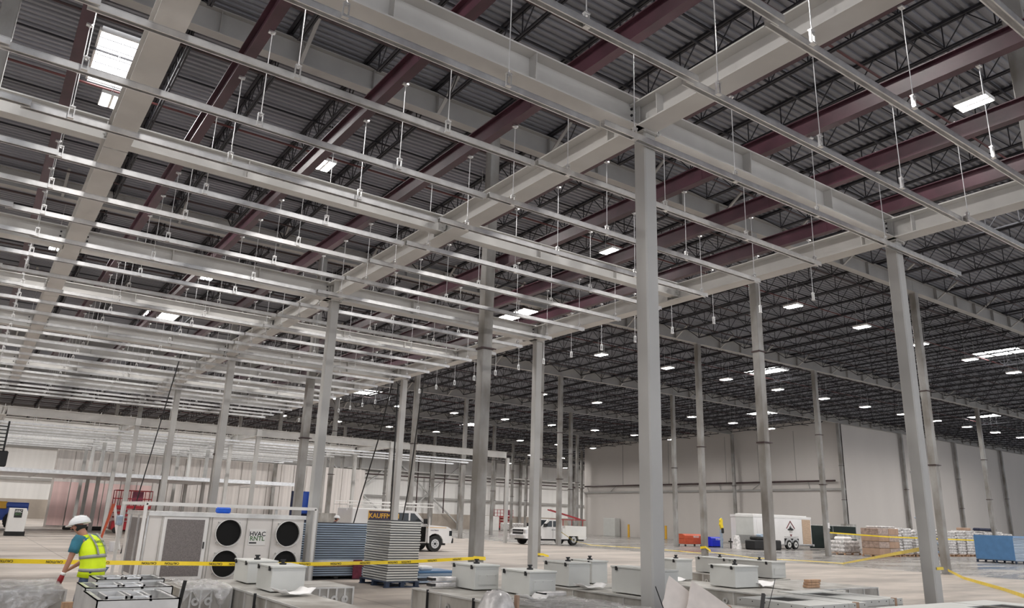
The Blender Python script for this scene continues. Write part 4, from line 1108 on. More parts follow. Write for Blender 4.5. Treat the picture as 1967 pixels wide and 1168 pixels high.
# things round the trailer
r = MB().prism([(49.25, 1.4), (49.2, 1.6), (49.1, 1.75), (49.18, 1.95), (49.15, 2.1), (49.3, 2.25), (49.45, 2.1), (49.42, 1.8), (49.5, 1.6), (49.4, 1.42)], 'y', 40.78, 40.91).build('safety_vest', 'yellow'); tag(r, 'yellow safety harness hanging at the nose of the trailer', 'harness')
MB().cham(49.2, 40.68, 1.1, 49.45, 40.8, 1.5, .04).build('dark_strap', 'black', r)
tag(MB().box(49.35, 40.9, 0, 49.5, 41.05, 2.3).build('sign_post', 'panelblue'), 'blue-grey post at the nose of the trailer', 'post')
r = MB().cham(49.2, 37.6, 0, 52.4, 38.6, .72, .08).build('tarp_pile', 'black'); tag(r, 'heap of black goods and tarps in front of the trailer nose', 'heap')
MB().cham(49.5, 37.7, .72, 50.9, 38.4, .95, .08).build('bag', 'rubber', r)
MB().cham(50.2, 37.8, .9, 50.8, 38.3, 1.15, .05).build('basket', 'panelblue', r)
vs = []; fs = []; rnd = random.Random(9)
for j in range(7):
    for i in range(12):
        a = 2*PI*i/12; rr = (1-.5*(j/6))*(1+rnd.uniform(-.1, .1)); vs.append((rr*.42*math.cos(a), rr*.4*math.sin(a), j*.17))
for j in range(6):
    for i in range(12): fs.append((j*12+i, j*12+(i+1) % 12, (j+1)*12+(i+1) % 12, (j+1)*12+i))
fs.append(tuple(range(72, 84)))
o = MB().add(vs, fs).build('trash_bag', 'wrap', smooth=True); o.location = (48.65, 38.9, 0); tag(o, 'pale plastic bag slumped at the left of the black heap', 'bag')
def gang_box(x, y, w, d, h, m, txt, label, wheels=True):
    r = empty('tool_chest', (x, y, 0), label, 'tool chest'); z = .18 if wheels else .06
    MB().cham(0, 0, z, w, d, h*.62, .02).build('chest_body', m, r)
    MB().prism([(0, h*.62), (0, h*.86), (d*.3, h), (d, h), (d, h*.62)], 'x', -.01, w+.01).build('lid', m, r)
    text_mb(txt, .2, face_frame((w*.62, -.006, h*.78), (1, 0, 0), (0, 0, 1)), bold=True).build('lettering', 'white', r)
    if wheels:
        for a in (.12, w-.12):
            for b in (.1, d-.1): MB().tube((a-.03, b, .08), (a+.03, b, .08), .08, 10).build('caster', 'rubber', r)
    else: MB().box(.1, .05, 0, w-.1, d-.05, .06).build('foot', 'rubber', r)
    MB().box(.1, -.01, z+.02, .13, .02, h*.6).box(w-.13, -.01, z+.02, w-.1, .02, h*.6).build('rib', m, r)
    return r
gang_box(47.5, 43.0, 2.1, .9, .95, 'orange', 'RIDGID', 'orange wheeled job-site tool chest beside a tall column')
gang_box(49.5, 42.0, 1.35, .7, .78, 'brightblue', 'KOBALT', 'bright blue tool chest between the column and the trailer', False)
f = empty('screen_fence', (60.2, 40.4, 0), 'black fabric-covered fence panels right of the trailer', 'fence')
for k in range(2):
    MB().box(.03+3.65*k, 0, .06, 3.6+3.65*k, .02, 1.95).build('fabric_panel', 'greenscreen', f)
    b = MB()
    for x in (3.65*k, 3.65*k+3.6): b.tube((x, .03, 0), (x, .03, 2.02), .03)
    b.path([(3.65*k, .03, 2.0), (3.65*k+3.6, .03, 2.0)], .03).build('fence_post', 'galv_dull', f)

# ---- palletised goods on the right
def bumpy(x0, y0, x1, y1, z0, z1, m, name, label, layers=8, cat='pallet load', seed=0, group=None):
    rnd = random.Random(seed); n = 20; vs = []; fs = []
    def per(t, ins):
        t = t % 1; X0, X1, Y0, Y1 = x0+ins, x1-ins, y0+ins, y1-ins
        if t < .25: return X0+(X1-X0)*t*4, Y0
        if t < .5: return X1, Y0+(Y1-Y0)*(t-.25)*4
        if t < .75: return X1-(X1-X0)*(t-.5)*4, Y1
        return X0, Y1-(Y1-Y0)*(t-.75)*4
    rows = layers*2+1
    for j in range(rows):
        for i in range(n):
            x, y = per(i/n, (.0 if j % 2 else .06)+rnd.uniform(0, .05)); vs.append((x, y, z0+(z1-z0)*j/(rows-1)))
    for j in range(rows-1):
        for i in range(n): fs.append((j*n+i, j*n+(i+1) % n, (j+1)*n+(i+1) % n, (j+1)*n+i))
    fs.append(tuple(range((rows-1)*n, rows*n))); fs.append(tuple(range(n))[::-1])
    o = MB().add(vs, fs).build(name, m); return tag(o, label, cat, group)
PY = 28.8
pallet(50.2, 31.0, 2.0, 1.3, 'wood', 'timber pallet under the low grey wrapped load')
bumpy(50.2, 31.0, 52.2, 32.3, .13, .95, 'wrap', 'wrapped_load', 'low grey wrapped load with a crumpled top, left end of the row', 3, seed=1)
tag(MB().cham(50.5, 31.2, .95, 51.6, 32.0, 1.2, .1).build('crumpled_plastic', 'paper'), 'white crumpled plastic on the low wrapped load', 'plastic')
pallet(50.2, 28.5, 2.6, 1.3, 'wood', 'timber pallet under the brown carton load')
cb = empty('carton_load', (50.2, 28.5, .12), 'brown cartons in stretch wrap stacked on a pallet', 'carton load')
for k in range(4):
    for q in range(2):
        MB().cham(q*1.29+.01, 0, k*.43+.005, q*1.29+1.27, 1.25, k*.43+.42, .02).build('carton', 'wrapbrown' if (k+q) % 2 else 'carton', cb)
tag(MB().cham(50.6, 28.6, 1.86, 52.6, 29.6, 1.98, .05).build('plastic_sheet', 'wrap'), 'clear crumpled plastic on top of the brown carton load', 'plastic')
xs = [(53.1, 1.25), (54.45, 1.3), (56.1, 1.5), (57.75, 1.4), (59.3, 1.3), (60.75, 1.35), (62.25, 1.3), (63.7, 1.35), (65.2, 1.4), (66.8, 1.5), (68.5, 1.5), (70.2, 1.6)]
names2 = ['first', 'second', 'third', 'fourth', 'fifth', 'sixth', 'seventh', 'eighth', 'ninth', 'tenth', 'eleventh', 'twelfth']
for k, (x, w) in enumerate(xs):
    pallet(x, PY+.3, w, 1.2, 'wood', 'timber pallet under the %s white wrapped load right of the cartons' % names2[k])
    bumpy(x+.02, PY+.3, x+w-.02, PY+1.5, .125, 1.84+.08*math.sin(k*2.1), 'wrap', 'wrapped_load', '%s white wrapped load right of the brown cartons' % names2[k], 9, seed=20+k, group='white wrapped pallet loads in a row')
tag(MB().cham(63.9, 29.3, 1.9, 65.0, 29.9, 2.12, .04).build('cardboard_box', 'carton'), 'brown box on top of the wrapped loads near the right edge', 'box')
tag(MB().cham(66.5, 29.3, 1.93, 69.5, 29.9, 2.15, .1).build('folded_tarp', 'navy'), 'dark blue tarp on top of the wrapped loads at right', 'tarp')
tag(MB().bar((57.6, 27.6, 0), (55.9, 28.9, 2.7), .12, .05).build('long_board', 'panelblue'), 'long blue-grey board leaning on the wrapped loads', 'board')
tag(MB().bar((57.1, 27.4, 0), (56.7, 28.9, .9), .3, .04).build('short_board', 'panelfilm'), 'short blue board leaning at the foot of the wrapped loads', 'board')
tag(MB().box(67.2, 40.9, 0, 68.4, 41.7, 2.2).build('grey_cabinet', 'duct'), 'dark ribbed grey cabinet against the wall behind the cartons', 'cabinet')
b = MB().box(61.5, 38.6, .9, 67, 39.5, 1.35).build('steel_bench', 'duct'); tag(b, 'long dark steel bench behind the low wrapped load', 'bench')
MB().box(61.6, 38.7, 0, 61.8, 39.4, .9).box(66.7, 38.7, 0, 66.9, 39.4, .9).build('bench_leg', 'duct', b)
pallet(52.3, 21.2, 2.3, 2.3, 'palletblue', 'blue plastic pallet under the blue panel stack at right', .16)
pstack(52.4, 21.3, .165, 20, 2.2, 2.2, .072, 'panelblue', 'of the blue-wrapped stack at the right edge', 'pale panels stacked at the right edge')
tag(MB().box(52.35, 21.28, .2, 52.38, 23.5, 1.62).box(52.35, 21.255, 1.5, 54.7, 21.285, 1.62).build('blue_film', 'panelfilm'), 'blue protective film over the left side of the panel stack at the right edge', 'film')

# ---- caution tape
def ribbon(pts, w, label, text=True, nm='caution_tape', flip=True):
    vs = []; fs = []; n = 0; P = []
    for a, b in zip(pts, pts[1:]):
        a = Vector(a); b = Vector(b); k = max(2, int((b-a).length/.35))
        for q in range(k): P.append(a.lerp(b, q/k))
    P.append(Vector(pts[-1]))
    for i, p in enumerate(P):
        tw = .15*math.sin(i*.55)
        u = Vector((0, math.sin(tw), math.cos(tw)))*w/2
        vs += [tuple(p+u), tuple(p-u)]
    for i in range(len(P)-1): fs.append((2*i, 2*i+1, 2*i+3, 2*i+2))
    o = MB().add(vs, fs).build(nm, 'yellow'); o.modifiers.new('s', 'SOLIDIFY').thickness = .002; tag(o, label, 'caution tape')
    if text:
        tm = MB(); acc = 0; nxt = .25; idx = 0
        for a, b in zip(P, P[1:]):
            L = (b-a).length
            if acc+L > nxt:
                m = a.lerp(b, .5)+Vector((0, -.006, 0)); d = (b-a).normalized()
                q = text_mb('CAUTION', w*.78, face_frame(m, -d if flip else d, (0, 0, -1 if flip else 1)), bold=True); q.v = [(x, y-.004, z) for x, y, z in q.v]; tm.merge(q); nxt += w*7.2+(.25 if idx % 2 else 0); idx += 1
            acc += L
        tm.build('lettering', 'black', o)
    return o
ribbon([(-2.5, 15.3, .74), (-.5, 15.35, .715), (2.4, 15.5, .645), (4.4, 15.65, .605), (6.2, 15.8, .585), (8.3, 16.0, .60), (10.44, 16.2, .67)], .072, 'long yellow caution tape stretched across in front of the climate unit')
ribbon([(10.42, 16.23, .68), (10.78, 16.23, .66), (10.78, 16.6, .68)], .08, 'yellow caution tape knotted around the foot of the weathered column', False)
def flat_ribbon(pts, w, label):
    vs = []; fs = []
    for i, p in enumerate(pts):
        a = Vector(pts[max(0, i-1)]); b = Vector(pts[min(len(pts)-1, i+1)]); d = (b-a).normalized(); s = Vector((-d.y, d.x, 0)).normalized()*w/2; p = Vector(p)
        vs += [tuple(p+s+Vector((0, 0, .02))), tuple(p-s-Vector((0, 0, .0)))]
    for i in range(len(pts)-1): fs.append((2*i, 2*i+1, 2*i+3, 2*i+2))
    o = MB().add(vs, fs).build('caution_tape', 'yellow'); o.modifiers.new('s', 'SOLIDIFY').thickness = .004; return tag(o, label, 'caution tape')
flat_ribbon([(33.7, 41.9, 1.0), (35.5, 42.4, .3), (37.4, 42.7, .02), (38.2, 38.5, .02), (37.6, 34.5, .02), (36.5, 31.5, .02), (33.9, 29.3, .25)], .12, 'yellow caution tape sagging to the floor from a far column')
flat_ribbon([(33.8, 29.0, .25), (35.5, 27.2, .02), (36.5, 24.0, .02), (36.4, 22.5, .02)], .09, 'yellow caution tape lying on the floor behind the right-hand enclosures')
ribbon([(36.3, 22.6, .03), (13.98, 7.1, 1.35)], .07, 'yellow caution tape rising from the floor to the big right column', False)
ribbon([(33.6, 16.25, .18), (30, 14, .1), (26, 11, .06), (22, 8.4, .05)], .10, 'yellow caution tape running low to the right edge of the view', False)
ribbon([(45.6, 29.1, 1.45), (50, 27.8, 1.3), (57, 25.0, 1.25), (62, 22, 1.2)], .08, 'yellow caution tape stretched before the wrapped pallet loads', False)
ribbon([(13.76, 6.835, 1.03), (13.995, 6.835, 1.03), (13.995, 7.07, 1.03)], .045, 'yellow caution tape wound round the big right column', False)
ribbon([(13.73, 6.9, .62), (13.75, 6.88, .05)], .05, 'yellow tape end hanging down at the left of the big right column', False)
ribbon([(33.98, 28.95, .3), (33.62, 28.98, .5), (33.62, 29.35, .45)], .12, 'yellow tape knotted on the column by the orange chest', False)
ribbon([(21.9, 29.0, .12), (22.4, 28.95, .1), (22.7, 28.9, .02)], .1, 'yellow tape heaped at the foot of the column behind the pale slim column', False)
tag(MB().box(45.52, 29.0, 1.7, 45.54, 29.2, 1.75).box(45.35, 29.04, 1.72, 45.55, 29.05, 2.05).build('paper_notice', 'paper'), 'white paper notice on the column before the black fence', 'notice')

# ---- ropes
def rope(pts, r, label):
    tag(MB().path(pts, r, 6).build('rope', 'black'), label, 'rope')
rope([(13.75, 28.2, 7.0), (13.9, 29.5, 4.6), (14.1, 31.2, 2.3), (14.15, 32.4, 0)], .028, 'dark slanting rope left of the column behind the panel stack')
rope([(15.4, 28.4, 8.2), (15.5, 29.0, 6.0), (15.9, 30.2, 3.0), (16.0, 31.2, 0)], .028, 'dark slanting rope right of the column behind the panel stack')
rope([(13.98, 28.15, 6.9), (14.15, 28.25, 0.05)], .03, 'straight dark cable beside the column behind the panel stack')
rope([(5.9, 30.0, 8.2), (5.0, 31.0, 0)], .02, 'thin dark cable hanging behind the climate unit')

# ---- machines at the far left
m = empty('forklift', (-.2, 27.2, 0), 'black forklift mast with raised carriage at the left edge', 'forklift')
b = MB()
for x in (0.0, .62): b.box(x, 0, .1, x+.12, .16, 3.2).box(x+.02, .05, 3.1, x+.10, .12, 3.75)
for z in (.4, 1.6, 2.4, 3.1): b.box(0, .02, z, .74, .12, z+.1)
b.build('mast', 'black', m)
b = MB()
for k in range(7): b.box(.05, -.08, 3.12+.11*k, .98, -.04, 3.15+.11*k)
for x in (.05, .94): b.box(x, -.09, 2.75, x+.05, -.02, 3.95)
b.build('load_backrest', 'black', m)
MB().cham(.0, -.15, 2.62, 1.1, .0, 3.08, .03).build('carriage', 'black', m)
MB().cham(-.9, -.1, .25, .55, 1.6, 1.0, .08).build('chassis', 'duct', m)
for y in (.1, 1.2): MB().tube((.45, y, .32), (.68, y, .32), .32, 20).build('tire', 'rubber', m)
MB().tube((.4, .5, 1.35), (.4, .5, 1.5), .07, 10).build('beacon_light', 'beacon', m)
MB().cham(.0, .2, .95, .5, .9, 1.35, .05).build('cowl', 'cream', m)
h = empty('climate_unit', (2.12, 47.2, 0), 'small white rental machine cabinet near the left edge', 'climate unit')
h.scale = (.50, .7, .78)
MB().box(.0, 0, 0, 1.75, 1.4, .28).build('skid', 'rubber', h)
MB().prism([(0.05, .28), (0.05, 1.75), (1.5, 1.75), (1.68, 1.5), (1.62, .28)], 'y', 0, 1.35).build('body', 'white', h)
p = MB().box(.5, -.02, 1.15, 1.2, -.0, 1.68).build('sign_plate', 'black', h)
text_mb('HVAC', .22, face_frame((.85, -.026, 1.54), (1, 0, 0), (0, 0, 1)), bold=True).build('lettering', 'white', p)
text_mb('RNTL', .22, face_frame((.85, -.026, 1.36), (1, 0, 0), (0, 0, 1)), bold=True).build('lettering', 'greenink', p)
tl = empty('telehandler', (.75, 57.5, 0), 'blue telehandler with a yellow boom and big tires at far left', 'telehandler')
tl.scale = (.72, .72, .72)
MB().prism([(0, .8), (0, 1.5), (.8, 1.9), (1.2, 2.3), (3.9, 2.3), (3.95, 1.3), (2.6, .8)], 'y', 0, 1.7).build('chassis', 'blue', tl)
MB().cham(.2, -.3, 1.75, 2.3, .1, 2.35, .05).build('boom', 'gold', tl)
MB().cham(2.2, -.3, 1.9, 3.9, .15, 2.25, .04).build('boom_tail', 'blue', tl)
MB().cham(-.5, -.1, 1.2, .9, .3, 1.9, .06).build('cab', 'black', tl)
for cx in (.7, 3.0):
    o = MB().tube((cx, -.35, .78), (cx, .15, .78), .78, 28).build('tire', 'rubber', tl)
    for k in range(18):
        pass
    q = MB()
    for k in range(20):
        a = 2*PI*k/20; q.box(-.05, -.36, -.0, .05, .16, .05) if False else q.bar((cx+.78*math.cos(a), -.34, .78+.78*math.sin(a)), (cx+.78*math.cos(a+.12), .14, .78+.78*math.sin(a+.12)), .06)
    q.build('tread', 'rubber', o)
    MB().tube((cx, -.37, .78), (cx, -.3, .78), .42, 20).build('rim', 'duct', o)
def scissor(x, y, label, L=2.4, z=1.75, s=1.0):
    r = empty('scissor_lift', (x, y, 0), label, 'scissor lift')
    MB().cham(0, 0, .2, L, 1.0, .7, .04).build('chassis', 'red', r)
    b = MB()
    for k in range(3):
        a = .7+(z-.7)*k/3; c = .7+(z-.7)*(k+1)/3
        for yy in (.1, .9): b.bar((.1, yy, a), (L-.1, yy, c), .07).bar((.1, yy, c), (L-.1, yy, a), .07)
    b.build('scissor_arms', 'red', r)
    MB().box(0, 0, z, L, 1.0, z+.18).build('platform', 'red', r)
    b = MB()
    for yy in (.02, .98):
        for zz in (z+.6, z+1.1): b.path([(0, yy, zz), (L, yy, zz)], .03)
        for k in range(6): b.tube((L*k/5, yy, z), (L*k/5, yy, z+1.1), .025)
    for xx in (0, L):
        for zz in (z+.6, z+1.1): b.path([(xx, 0, zz), (xx, 1, zz)], .03)
    b.build('guardrail', 'red', r)
    MB().box(L*.45, .0, z+.3, L*.75, .1, z+1.05).build('control_panel', 'maroon_strap', r)
    for a in (.3, L-.3): MB().tube((a, -.05, .2), (a, .12, .2), .2, 14).build('tire', 'rubber', r)
    return r
scissor(7.9, 54.0, 'red scissor lift platform showing above the climate unit', 2.1, 1.5)
scissor(66.6, 97.5, 'red scissor lift parked at the far wall', 2.9, 1.9)
tag(MB().cham(65.5, 94.5, 0, 75, 95.2, 1.15, .15).build('foil_rolls', 'wrap'), 'long silvery wrapped rolls on the floor before the far red lift', 'rolls')
# step ladder
l = empty('step_ladder', (4.55, 33.5, 0), 'orange and white step ladder behind the worker', 'step ladder')
b = MB()
for s in (0, .45): b.bar((.0+s*.15, 0+s, 0), (.35, s*.8, 1.7), .06)
for k in range(6): b.bar((.05+.055*k, .0, .25*(k+1)), (.1+.055*k, .42, .25*(k+1)), .05)
b.build('ladder_front', 'orange', l)
b = MB()
for s in (0, .45): b.bar((.8, s, 0), (.37, s*.8, 1.7), .05)
b.build('ladder_rear', 'white', l)
tag(MB().tube((4.2, 32.0, 0), (4.2, 32.0, .38), .16, 16, .19).build('bucket', 'brightblue'), 'blue bucket behind the worker', 'bucket')
tag(MB().tube((4.95, 32.4, 0), (4.95, 32.4, .35), .15, 16, .17).build('bucket', 'white'), 'white bucket behind the worker', 'bucket')
for n, (x, y) in enumerate([(5.9, 60), (7.2, 59.5), (9.2, 58.5)]):
    tag(MB().cham(x, y, 0, x+1.0, y+.4, .25, .05).build('tool_heap', 'black'), 'small dark heap of tools on the floor by the pink-lit panels, %s from left' % ['first', 'second', 'third'][n], 'tool heap')
bl_ = MB().cham(13.2, 36.6, 1.55, 14.4, 37.2, 2.6, .05).build('lift_basket', 'blue'); tag(bl_, 'blue machine panel seen between column and climate unit', 'machine')
MB().box(13.0, 36.7, 0, 13.1, 36.8, 2.6).box(13.3, 36.7, 0, 14.2, 37.0, 1.6).build('support', 'navy', bl_)
tag(MB().tube((14.2, 35.6, 0), (14.2, 35.6, 1.62), .62, 24).build('water_tank', 'duct'), 'round grey tank behind the blue-grey panel stack', 'tank')
# far box stack, door, bollards, cabinet at the partition
for n, (x, y) in enumerate([(67.8, 70.5), (67.8, 64.3)]):
    tag(MB().tube((x, y, 0), (x, y, 1.5), .14, 12).build('bollard', 'gold'), ['yellow bollard left of the partition doorway', 'yellow bollard right of the partition doorway'][n], 'bollard')
MB().box(69.2, 66.0, 0, 69.3, 69.3, 3.4).build('door_1', 'wall')['kind'] = 'structure'
tag(MB().cham(68.2, 73.4, 0, 69.1, 75.6, 2.2, .03).build('electrical_cabinet', 'box_grey'), 'grey electrical cabinet at the left end of the partition wall', 'cabinet')
tag(MB().cham(60.5, 92.5, 0, 63.5, 94, 2.0, .03).build('white_appliance', 'white'), 'white boxed machine far back beside the bent worker', 'machine')
for n, (x, y) in enumerate([(57, 52), (58.4, 51)]):
    tag(MB().cham(x, y, 0, x+.9, y+.6, .25, .04).build('rubbish', 'wood'), ['small brown heap on the floor left of the partition', 'small heap on the glossy floor before the partition'][n], 'heap')

# ---- people
def skin_mesh(name, pts, edges, m, parent, sub=2):
    me = bpy.data.meshes.new(name); me.from_pydata([p[0] for p in pts], edges, []); me.update()
    me.materials.append(M[m])
    o = bpy.data.objects.new(name, me); COL.objects.link(o)
    if parent: o.parent = parent
    md = o.modifiers.new('skin', 'SKIN'); md.use_smooth_shade = True
    if not me.skin_vertices: me.skin_vertices.new() if hasattr(me.skin_vertices, 'new') else None
    sv = me.skin_vertices[0].data
    for i, p in enumerate(pts):
        r = p[1]; sv[i].radius = (r, r) if not isinstance(r, tuple) else r
        sv[i].use_root = (i == 0)
    s = o.modifiers.new('sub', 'SUBSURF'); s.levels = sub; s.render_levels = sub
    return o
def loft(rings, n=20, cap=True):
    # rings: (centre, right vec, front vec, rx, ry)
    vs = []; fs = []
    for c, r, f, a, b in rings:
        c = Vector(c); r = Vector(r).normalized(); f = Vector(f).normalized()
        for k in range(n):
            t = 2*PI*k/n; ct, st = math.cos(t), math.sin(t)
            e = .8; x = math.copysign(abs(ct)**e, ct); y = math.copysign(abs(st)**e, st)
            vs.append(tuple(c+r*a*x+f*b*y))
    for j in range(len(rings)-1):
        for k in range(n): fs.append((j*n+k, j*n+(k+1) % n, (j+1)*n+(k+1) % n, (j+1)*n+k))
    if cap: fs += [tuple(range(n))[::-1], tuple(range((len(rings)-1)*n, len(rings)*n))]
    return MB().add(vs, fs)
def person(loc, yaw, label, lean=.35, S=.88, shirt='teal', vest='hivis', trouser='jeans', arm=(.28, -.05, .0), detail=True):
    # local frame: +x = facing direction, +y = the person's left, z up; metres of a 1.75 m person, scaled by S
    root = empty('person', loc, label, 'person', rz=yaw); root.scale = (S, S, S)
    pel = Vector((0, 0, .93)); sp = lambda t: pel+Vector((math.sin(lean*t)*.52*t, 0, math.cos(lean*t)*.52*t))
    chest = sp(.62); neck = sp(1.0); hd = neck+Vector((.09+.1*lean, 0, .12)); top = hd+Vector((.03, 0, .10))
    sh = {s: sp(.93)+Vector((0, s*.19, -.01)) for s in (1, -1)}
    pts = [(tuple(pel), .115), (tuple(sp(.3)), .105), (tuple(chest), .125), (tuple(neck-Vector((.01, 0, .02))), .062), (tuple(neck+Vector((.04, 0, .05))), .055), (tuple(hd), .085), (tuple(top), .075)]
    ed = [(0, 1), (1, 2), (2, 3), (3, 4), (4, 5), (5, 6)]
    hands = {}
    for s in (1, -1):
        i = len(pts); S0 = sh[s]
        if s == 1: el = S0+Vector((arm[0]*.45, .07, -.285)); ha = el+Vector((arm[0]*.9, .02, -.24))
        else: el = S0+Vector((.06, -.06, -.28)); ha = el+Vector((.2, .08, -.16))
        pts += [(tuple(S0), .062), (tuple(S0.lerp(el, .5)), .050), (tuple(el), .040), (tuple(el.lerp(ha, .45)), .038), (tuple(ha), .026)]
        ed += [(2, i), (i, i+1), (i+1, i+2), (i+2, i+3), (i+3, i+4)]
        d = (ha-el).normalized(); hands[s] = (ha, d)
        # palm and fingers
        pc = ha+d*.05; pts.append((tuple(pc), (.036, .02))); j = len(pts)-1; ed.append((i+4, j))
        if detail:
            side = Vector((0, 1, 0)); side = (side-d*side.dot(d)).normalized(); bend = d.cross(side)
            for k, (o2, ln) in enumerate(((-.027, .06), (-.009, .072), (.009, .068), (.027, .055))):
                b0 = pc+d*.035+side*o2; b1 = b0+d*ln*.5; b2 = b1+(d*.6-bend*.6*(-1)).normalized()*ln*.5
                q = len(pts); pts += [(tuple(b0), .010), (tuple(b1), .009), (tuple(b2), .008)]; ed += [(j, q), (q, q+1), (q+1, q+2)]
            b0 = pc-side*.035*s; b1 = b0+(d-side*s*.8).normalized()*.045; q = len(pts); pts += [(tuple(b0), .012), (tuple(b1), .010)]; ed += [(j, q), (q, q+1)]
    feet = {1: Vector((.05, .11, 0)), -1: Vector((-.08, -.11, 0))}
    legs = []
    for s in (1, -1):
        i = len(pts); hp = pel+Vector((0, s*.09, -.05)); ft = feet[s]; kn = hp.lerp(ft, .5)+Vector((.05, 0, .02)); an = ft+Vector((-.02, 0, .09))
        pts += [(tuple(hp), .085), (tuple(hp.lerp(kn, .5)), .078), (tuple(kn), .055), (tuple(kn.lerp(an, .4)), .052), (tuple(an), .036), (tuple(ft+Vector((.13, 0, .04))), .035)]
        ed += [(0, i), (i, i+1), (i+1, i+2), (i+2, i+3), (i+3, i+4), (i+4, i+5)]; legs.append((hp, kn, an, ft))
    body = skin_mesh('body', pts, ed, 'skin', root)
    # face: nose, ears, mouth, eyes
    q = MB().tube(hd+Vector((.083, 0, .02)), hd+Vector((.112, 0, -.02)), .008, 6, .016)
    q.build('nose', 'skin', root, smooth=True)
    for s in (1, -1):
        MB().tube(hd+Vector((.0, s*.078, .0)), hd+Vector((-.005, s*.094, .005)), .024, 10, .028).build('ear', 'skin', root, smooth=True)
        MB().tube(hd+Vector((.078, s*.03, .03)), hd+Vector((.086, s*.03, .03)), .011, 8).build('eye', 'black', root)
    MB().bar(hd+Vector((.086, -.025, -.05)), hd+Vector((.086, .025, -.05)), .008).build('mouth', 'maroon_strap', root)
    R0 = Vector((0, 1, 0)); 
    def rg(t, a, b, off=0): 
        u = Vector((math.sin(lean*t), 0, math.cos(lean*t))); f = u.cross(Vector((0, 1, 0))) ; f = Vector((math.cos(lean*t), 0, -math.sin(lean*t))); return (sp(t)+f*off, R0, f, a, b)
    MB()
    hairr = MB(); hr = loft([(hd+Vector((-.035, 0, z)), (0, 1, 0), (1, 0, 0), a, b-.016) for z, a, b in ((-.05, .06, .055), (0, .083, .082), (.05, .088, .095))]); hr.build('hair', 'rubber', root, smooth=True)
    # shirt
    loft([rg(-.12, .165, .12), rg(.2, .165, .12), rg(.6, .185, .13), rg(.88, .185, .115), rg(.99, .10, .08)]).build('shirt', shirt, root, smooth=True)
    for s in (1, -1):
        S0 = sh[s]; el = Vector(pts[7+(0 if s == 1 else len(pts))][0]) if False else None
        e2 = (S0+Vector((arm[0]*.45, .07, -.285))) if s == 1 else (S0+Vector((.06, -.06, -.28)))
        d = (e2-S0).normalized(); x = d.cross(Vector((1, 0, 0))).normalized(); y = x.cross(d)
        loft([(S0-d*.03+Vector((0, -s*.03, .02)), x, y, .062, .07), (S0+d*.03, x, y, .078, .082), (S0+d*.14, x, y, .068, .072), (S0+d*.20, x, y, .062, .066)]).build('sleeve', shirt, root, smooth=True)
    if vest:
        vb = loft([rg(-.20, .205, .165), rg(-.02, .20, .16), rg(.2, .195, .150), rg(.5, .205, .152), rg(.75, .195, .145), rg(.93, .15, .12), rg(1.0, .095, .085)]).build('vest', vest, root, smooth=True)
        for t in (.0, .36):
            loft([rg(t-.045, .206, .162), rg(t+.045, .208, .160)]).build('reflective_band', 'reflect', vb, smooth=True)
        for s in (1, -1):
            q = MB()
            for k in range(8):
                t0 = .40+.075*k; t1 = t0+.08
                f0 = Vector((math.cos(lean*t0), 0, -math.sin(lean*t0)))
                w0 = .156-.02*max(0, (t0-.6)/.4)*1.5; w1 = .156-.02*max(0, (t1-.6)/.4)*1.5
                q.bar(sp(t0)-f0*w0+Vector((0, s*.105, 0)), sp(t1)-f0*w1+Vector((0, s*.105, 0)), .045, .006, tuple(f0))
            q.build('reflective_strap', 'reflect', vb)
        f0 = Vector((math.cos(lean*.7), 0, -math.sin(lean*.7))); c = sp(.74)-f0*.155
        if detail:
            text_mb('Nerone', .075, face_frame(c, (0, -1, 0), (math.sin(lean*.7), 0, math.cos(lean*.7))), bold=True).build('lettering', 'greenink', vb)
            c = sp(.60)-f0*.158
            text_mb('www.nerone', .042, face_frame(c, (0, -1, 0), (math.sin(lean*.7), 0, math.cos(lean*.7)))).build('lettering', 'greenink', vb)
    # trousers
    jp = [(tuple(pel+Vector((0, 0, .05))), (.15, .13))]; je = []
    for hp, kn, an, ft in legs:
        i = len(jp); jp += [(tuple(hp), .105), (tuple(hp.lerp(kn, .5)), .095), (tuple(kn), .078), (tuple(kn.lerp(an, .5)), .07), (tuple(an+Vector((0, 0, .0))), .065)]; je += [(0, i), (i, i+1), (i+1, i+2), (i+2, i+3), (i+3, i+4)]
    skin_mesh('trousers', jp, je, trouser, root)
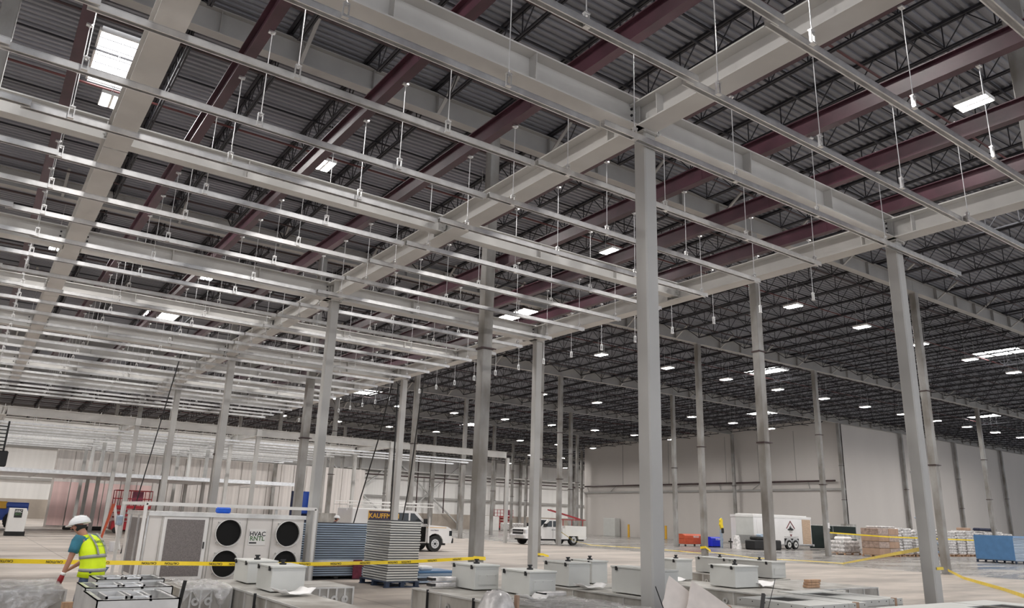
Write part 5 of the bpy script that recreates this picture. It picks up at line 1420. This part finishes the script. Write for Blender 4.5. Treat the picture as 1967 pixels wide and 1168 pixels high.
    loft([rg(-.16, .172, .132), rg(-.08, .172, .132)]).build('belt', 'black', root, smooth=True)
    for hp, kn, an, ft in legs:
        MB().cham(ft.x-.1, ft.y-.05, 0, ft.x+.18, ft.y+.05, .09, .025).build('boot', 'carton', root)
    # helmet: dome with brim
    tilt = .05+lean*.5
    hr = []; hc = hd+Vector((-.012, 0, .062))
    for k in range(8):
        a = k/7*PI/2*.98; hr.append((hc+Vector((math.sin(tilt)*math.sin(a)*.11, 0, math.cos(tilt)*math.sin(a)*.13)), (0, 1, 0), (math.cos(tilt), 0, -math.sin(tilt)), .122*math.cos(a)+.002, .148*math.cos(a)+.002))
    hm = loft(hr, 24).build('hard_hat', 'helmet', root, smooth=True)
    loft([(hc+Vector((.02, 0, -.012)), (0, 1, 0), (math.cos(tilt), 0, -math.sin(tilt)), .135, .178), (hc+Vector((.02, 0, -.002)), (0, 1, 0), (math.cos(tilt), 0, -math.sin(tilt)), .133, .175)], 24).build('brim', 'helmet', hm, smooth=True)
    MB().bar(hc+Vector((-.08, 0, .12)), hc+Vector((.10, 0, .105)), .03, .02).build('ridge', 'helmet', hm)
    if detail:
        ha, d = hands[1]; side = Vector((0, 1, 0)); side = (side-d*side.dot(d)).normalized(); x = side; y = d.cross(side)
        loft([(ha+d*-.03, x, y, .032, .03), (ha, x, y, .036, .030), (ha+d*.05, x, y, .048, .032), (ha+d*.10, x, y, .046, .028)]).build('glove', 'redglove', root, smooth=True)
        loft([(ha-d*.06, x, y, .034, .033), (ha-d*.02, x, y, .036, .034)]).build('glove_cuff', 'paper', root, smooth=True)
    return root
person((1.57, 11.62, 0), math.radians(141), 'bending worker in a white hard hat and yellow hi-vis vest, jeans', S=.86, lean=.42, arm=(.07, 0, 0))
person((13.0, 31.2, 0), math.radians(-20), 'distant worker in a white hard hat behind the panel stacks', lean=.05, shirt='navy', vest=None, detail=False)
person((59.2, 90.5, 0), math.radians(0), 'far worker in a white shirt bending over boxes beyond the van', lean=.8, shirt='white', vest=None, trouser='duct', detail=False)
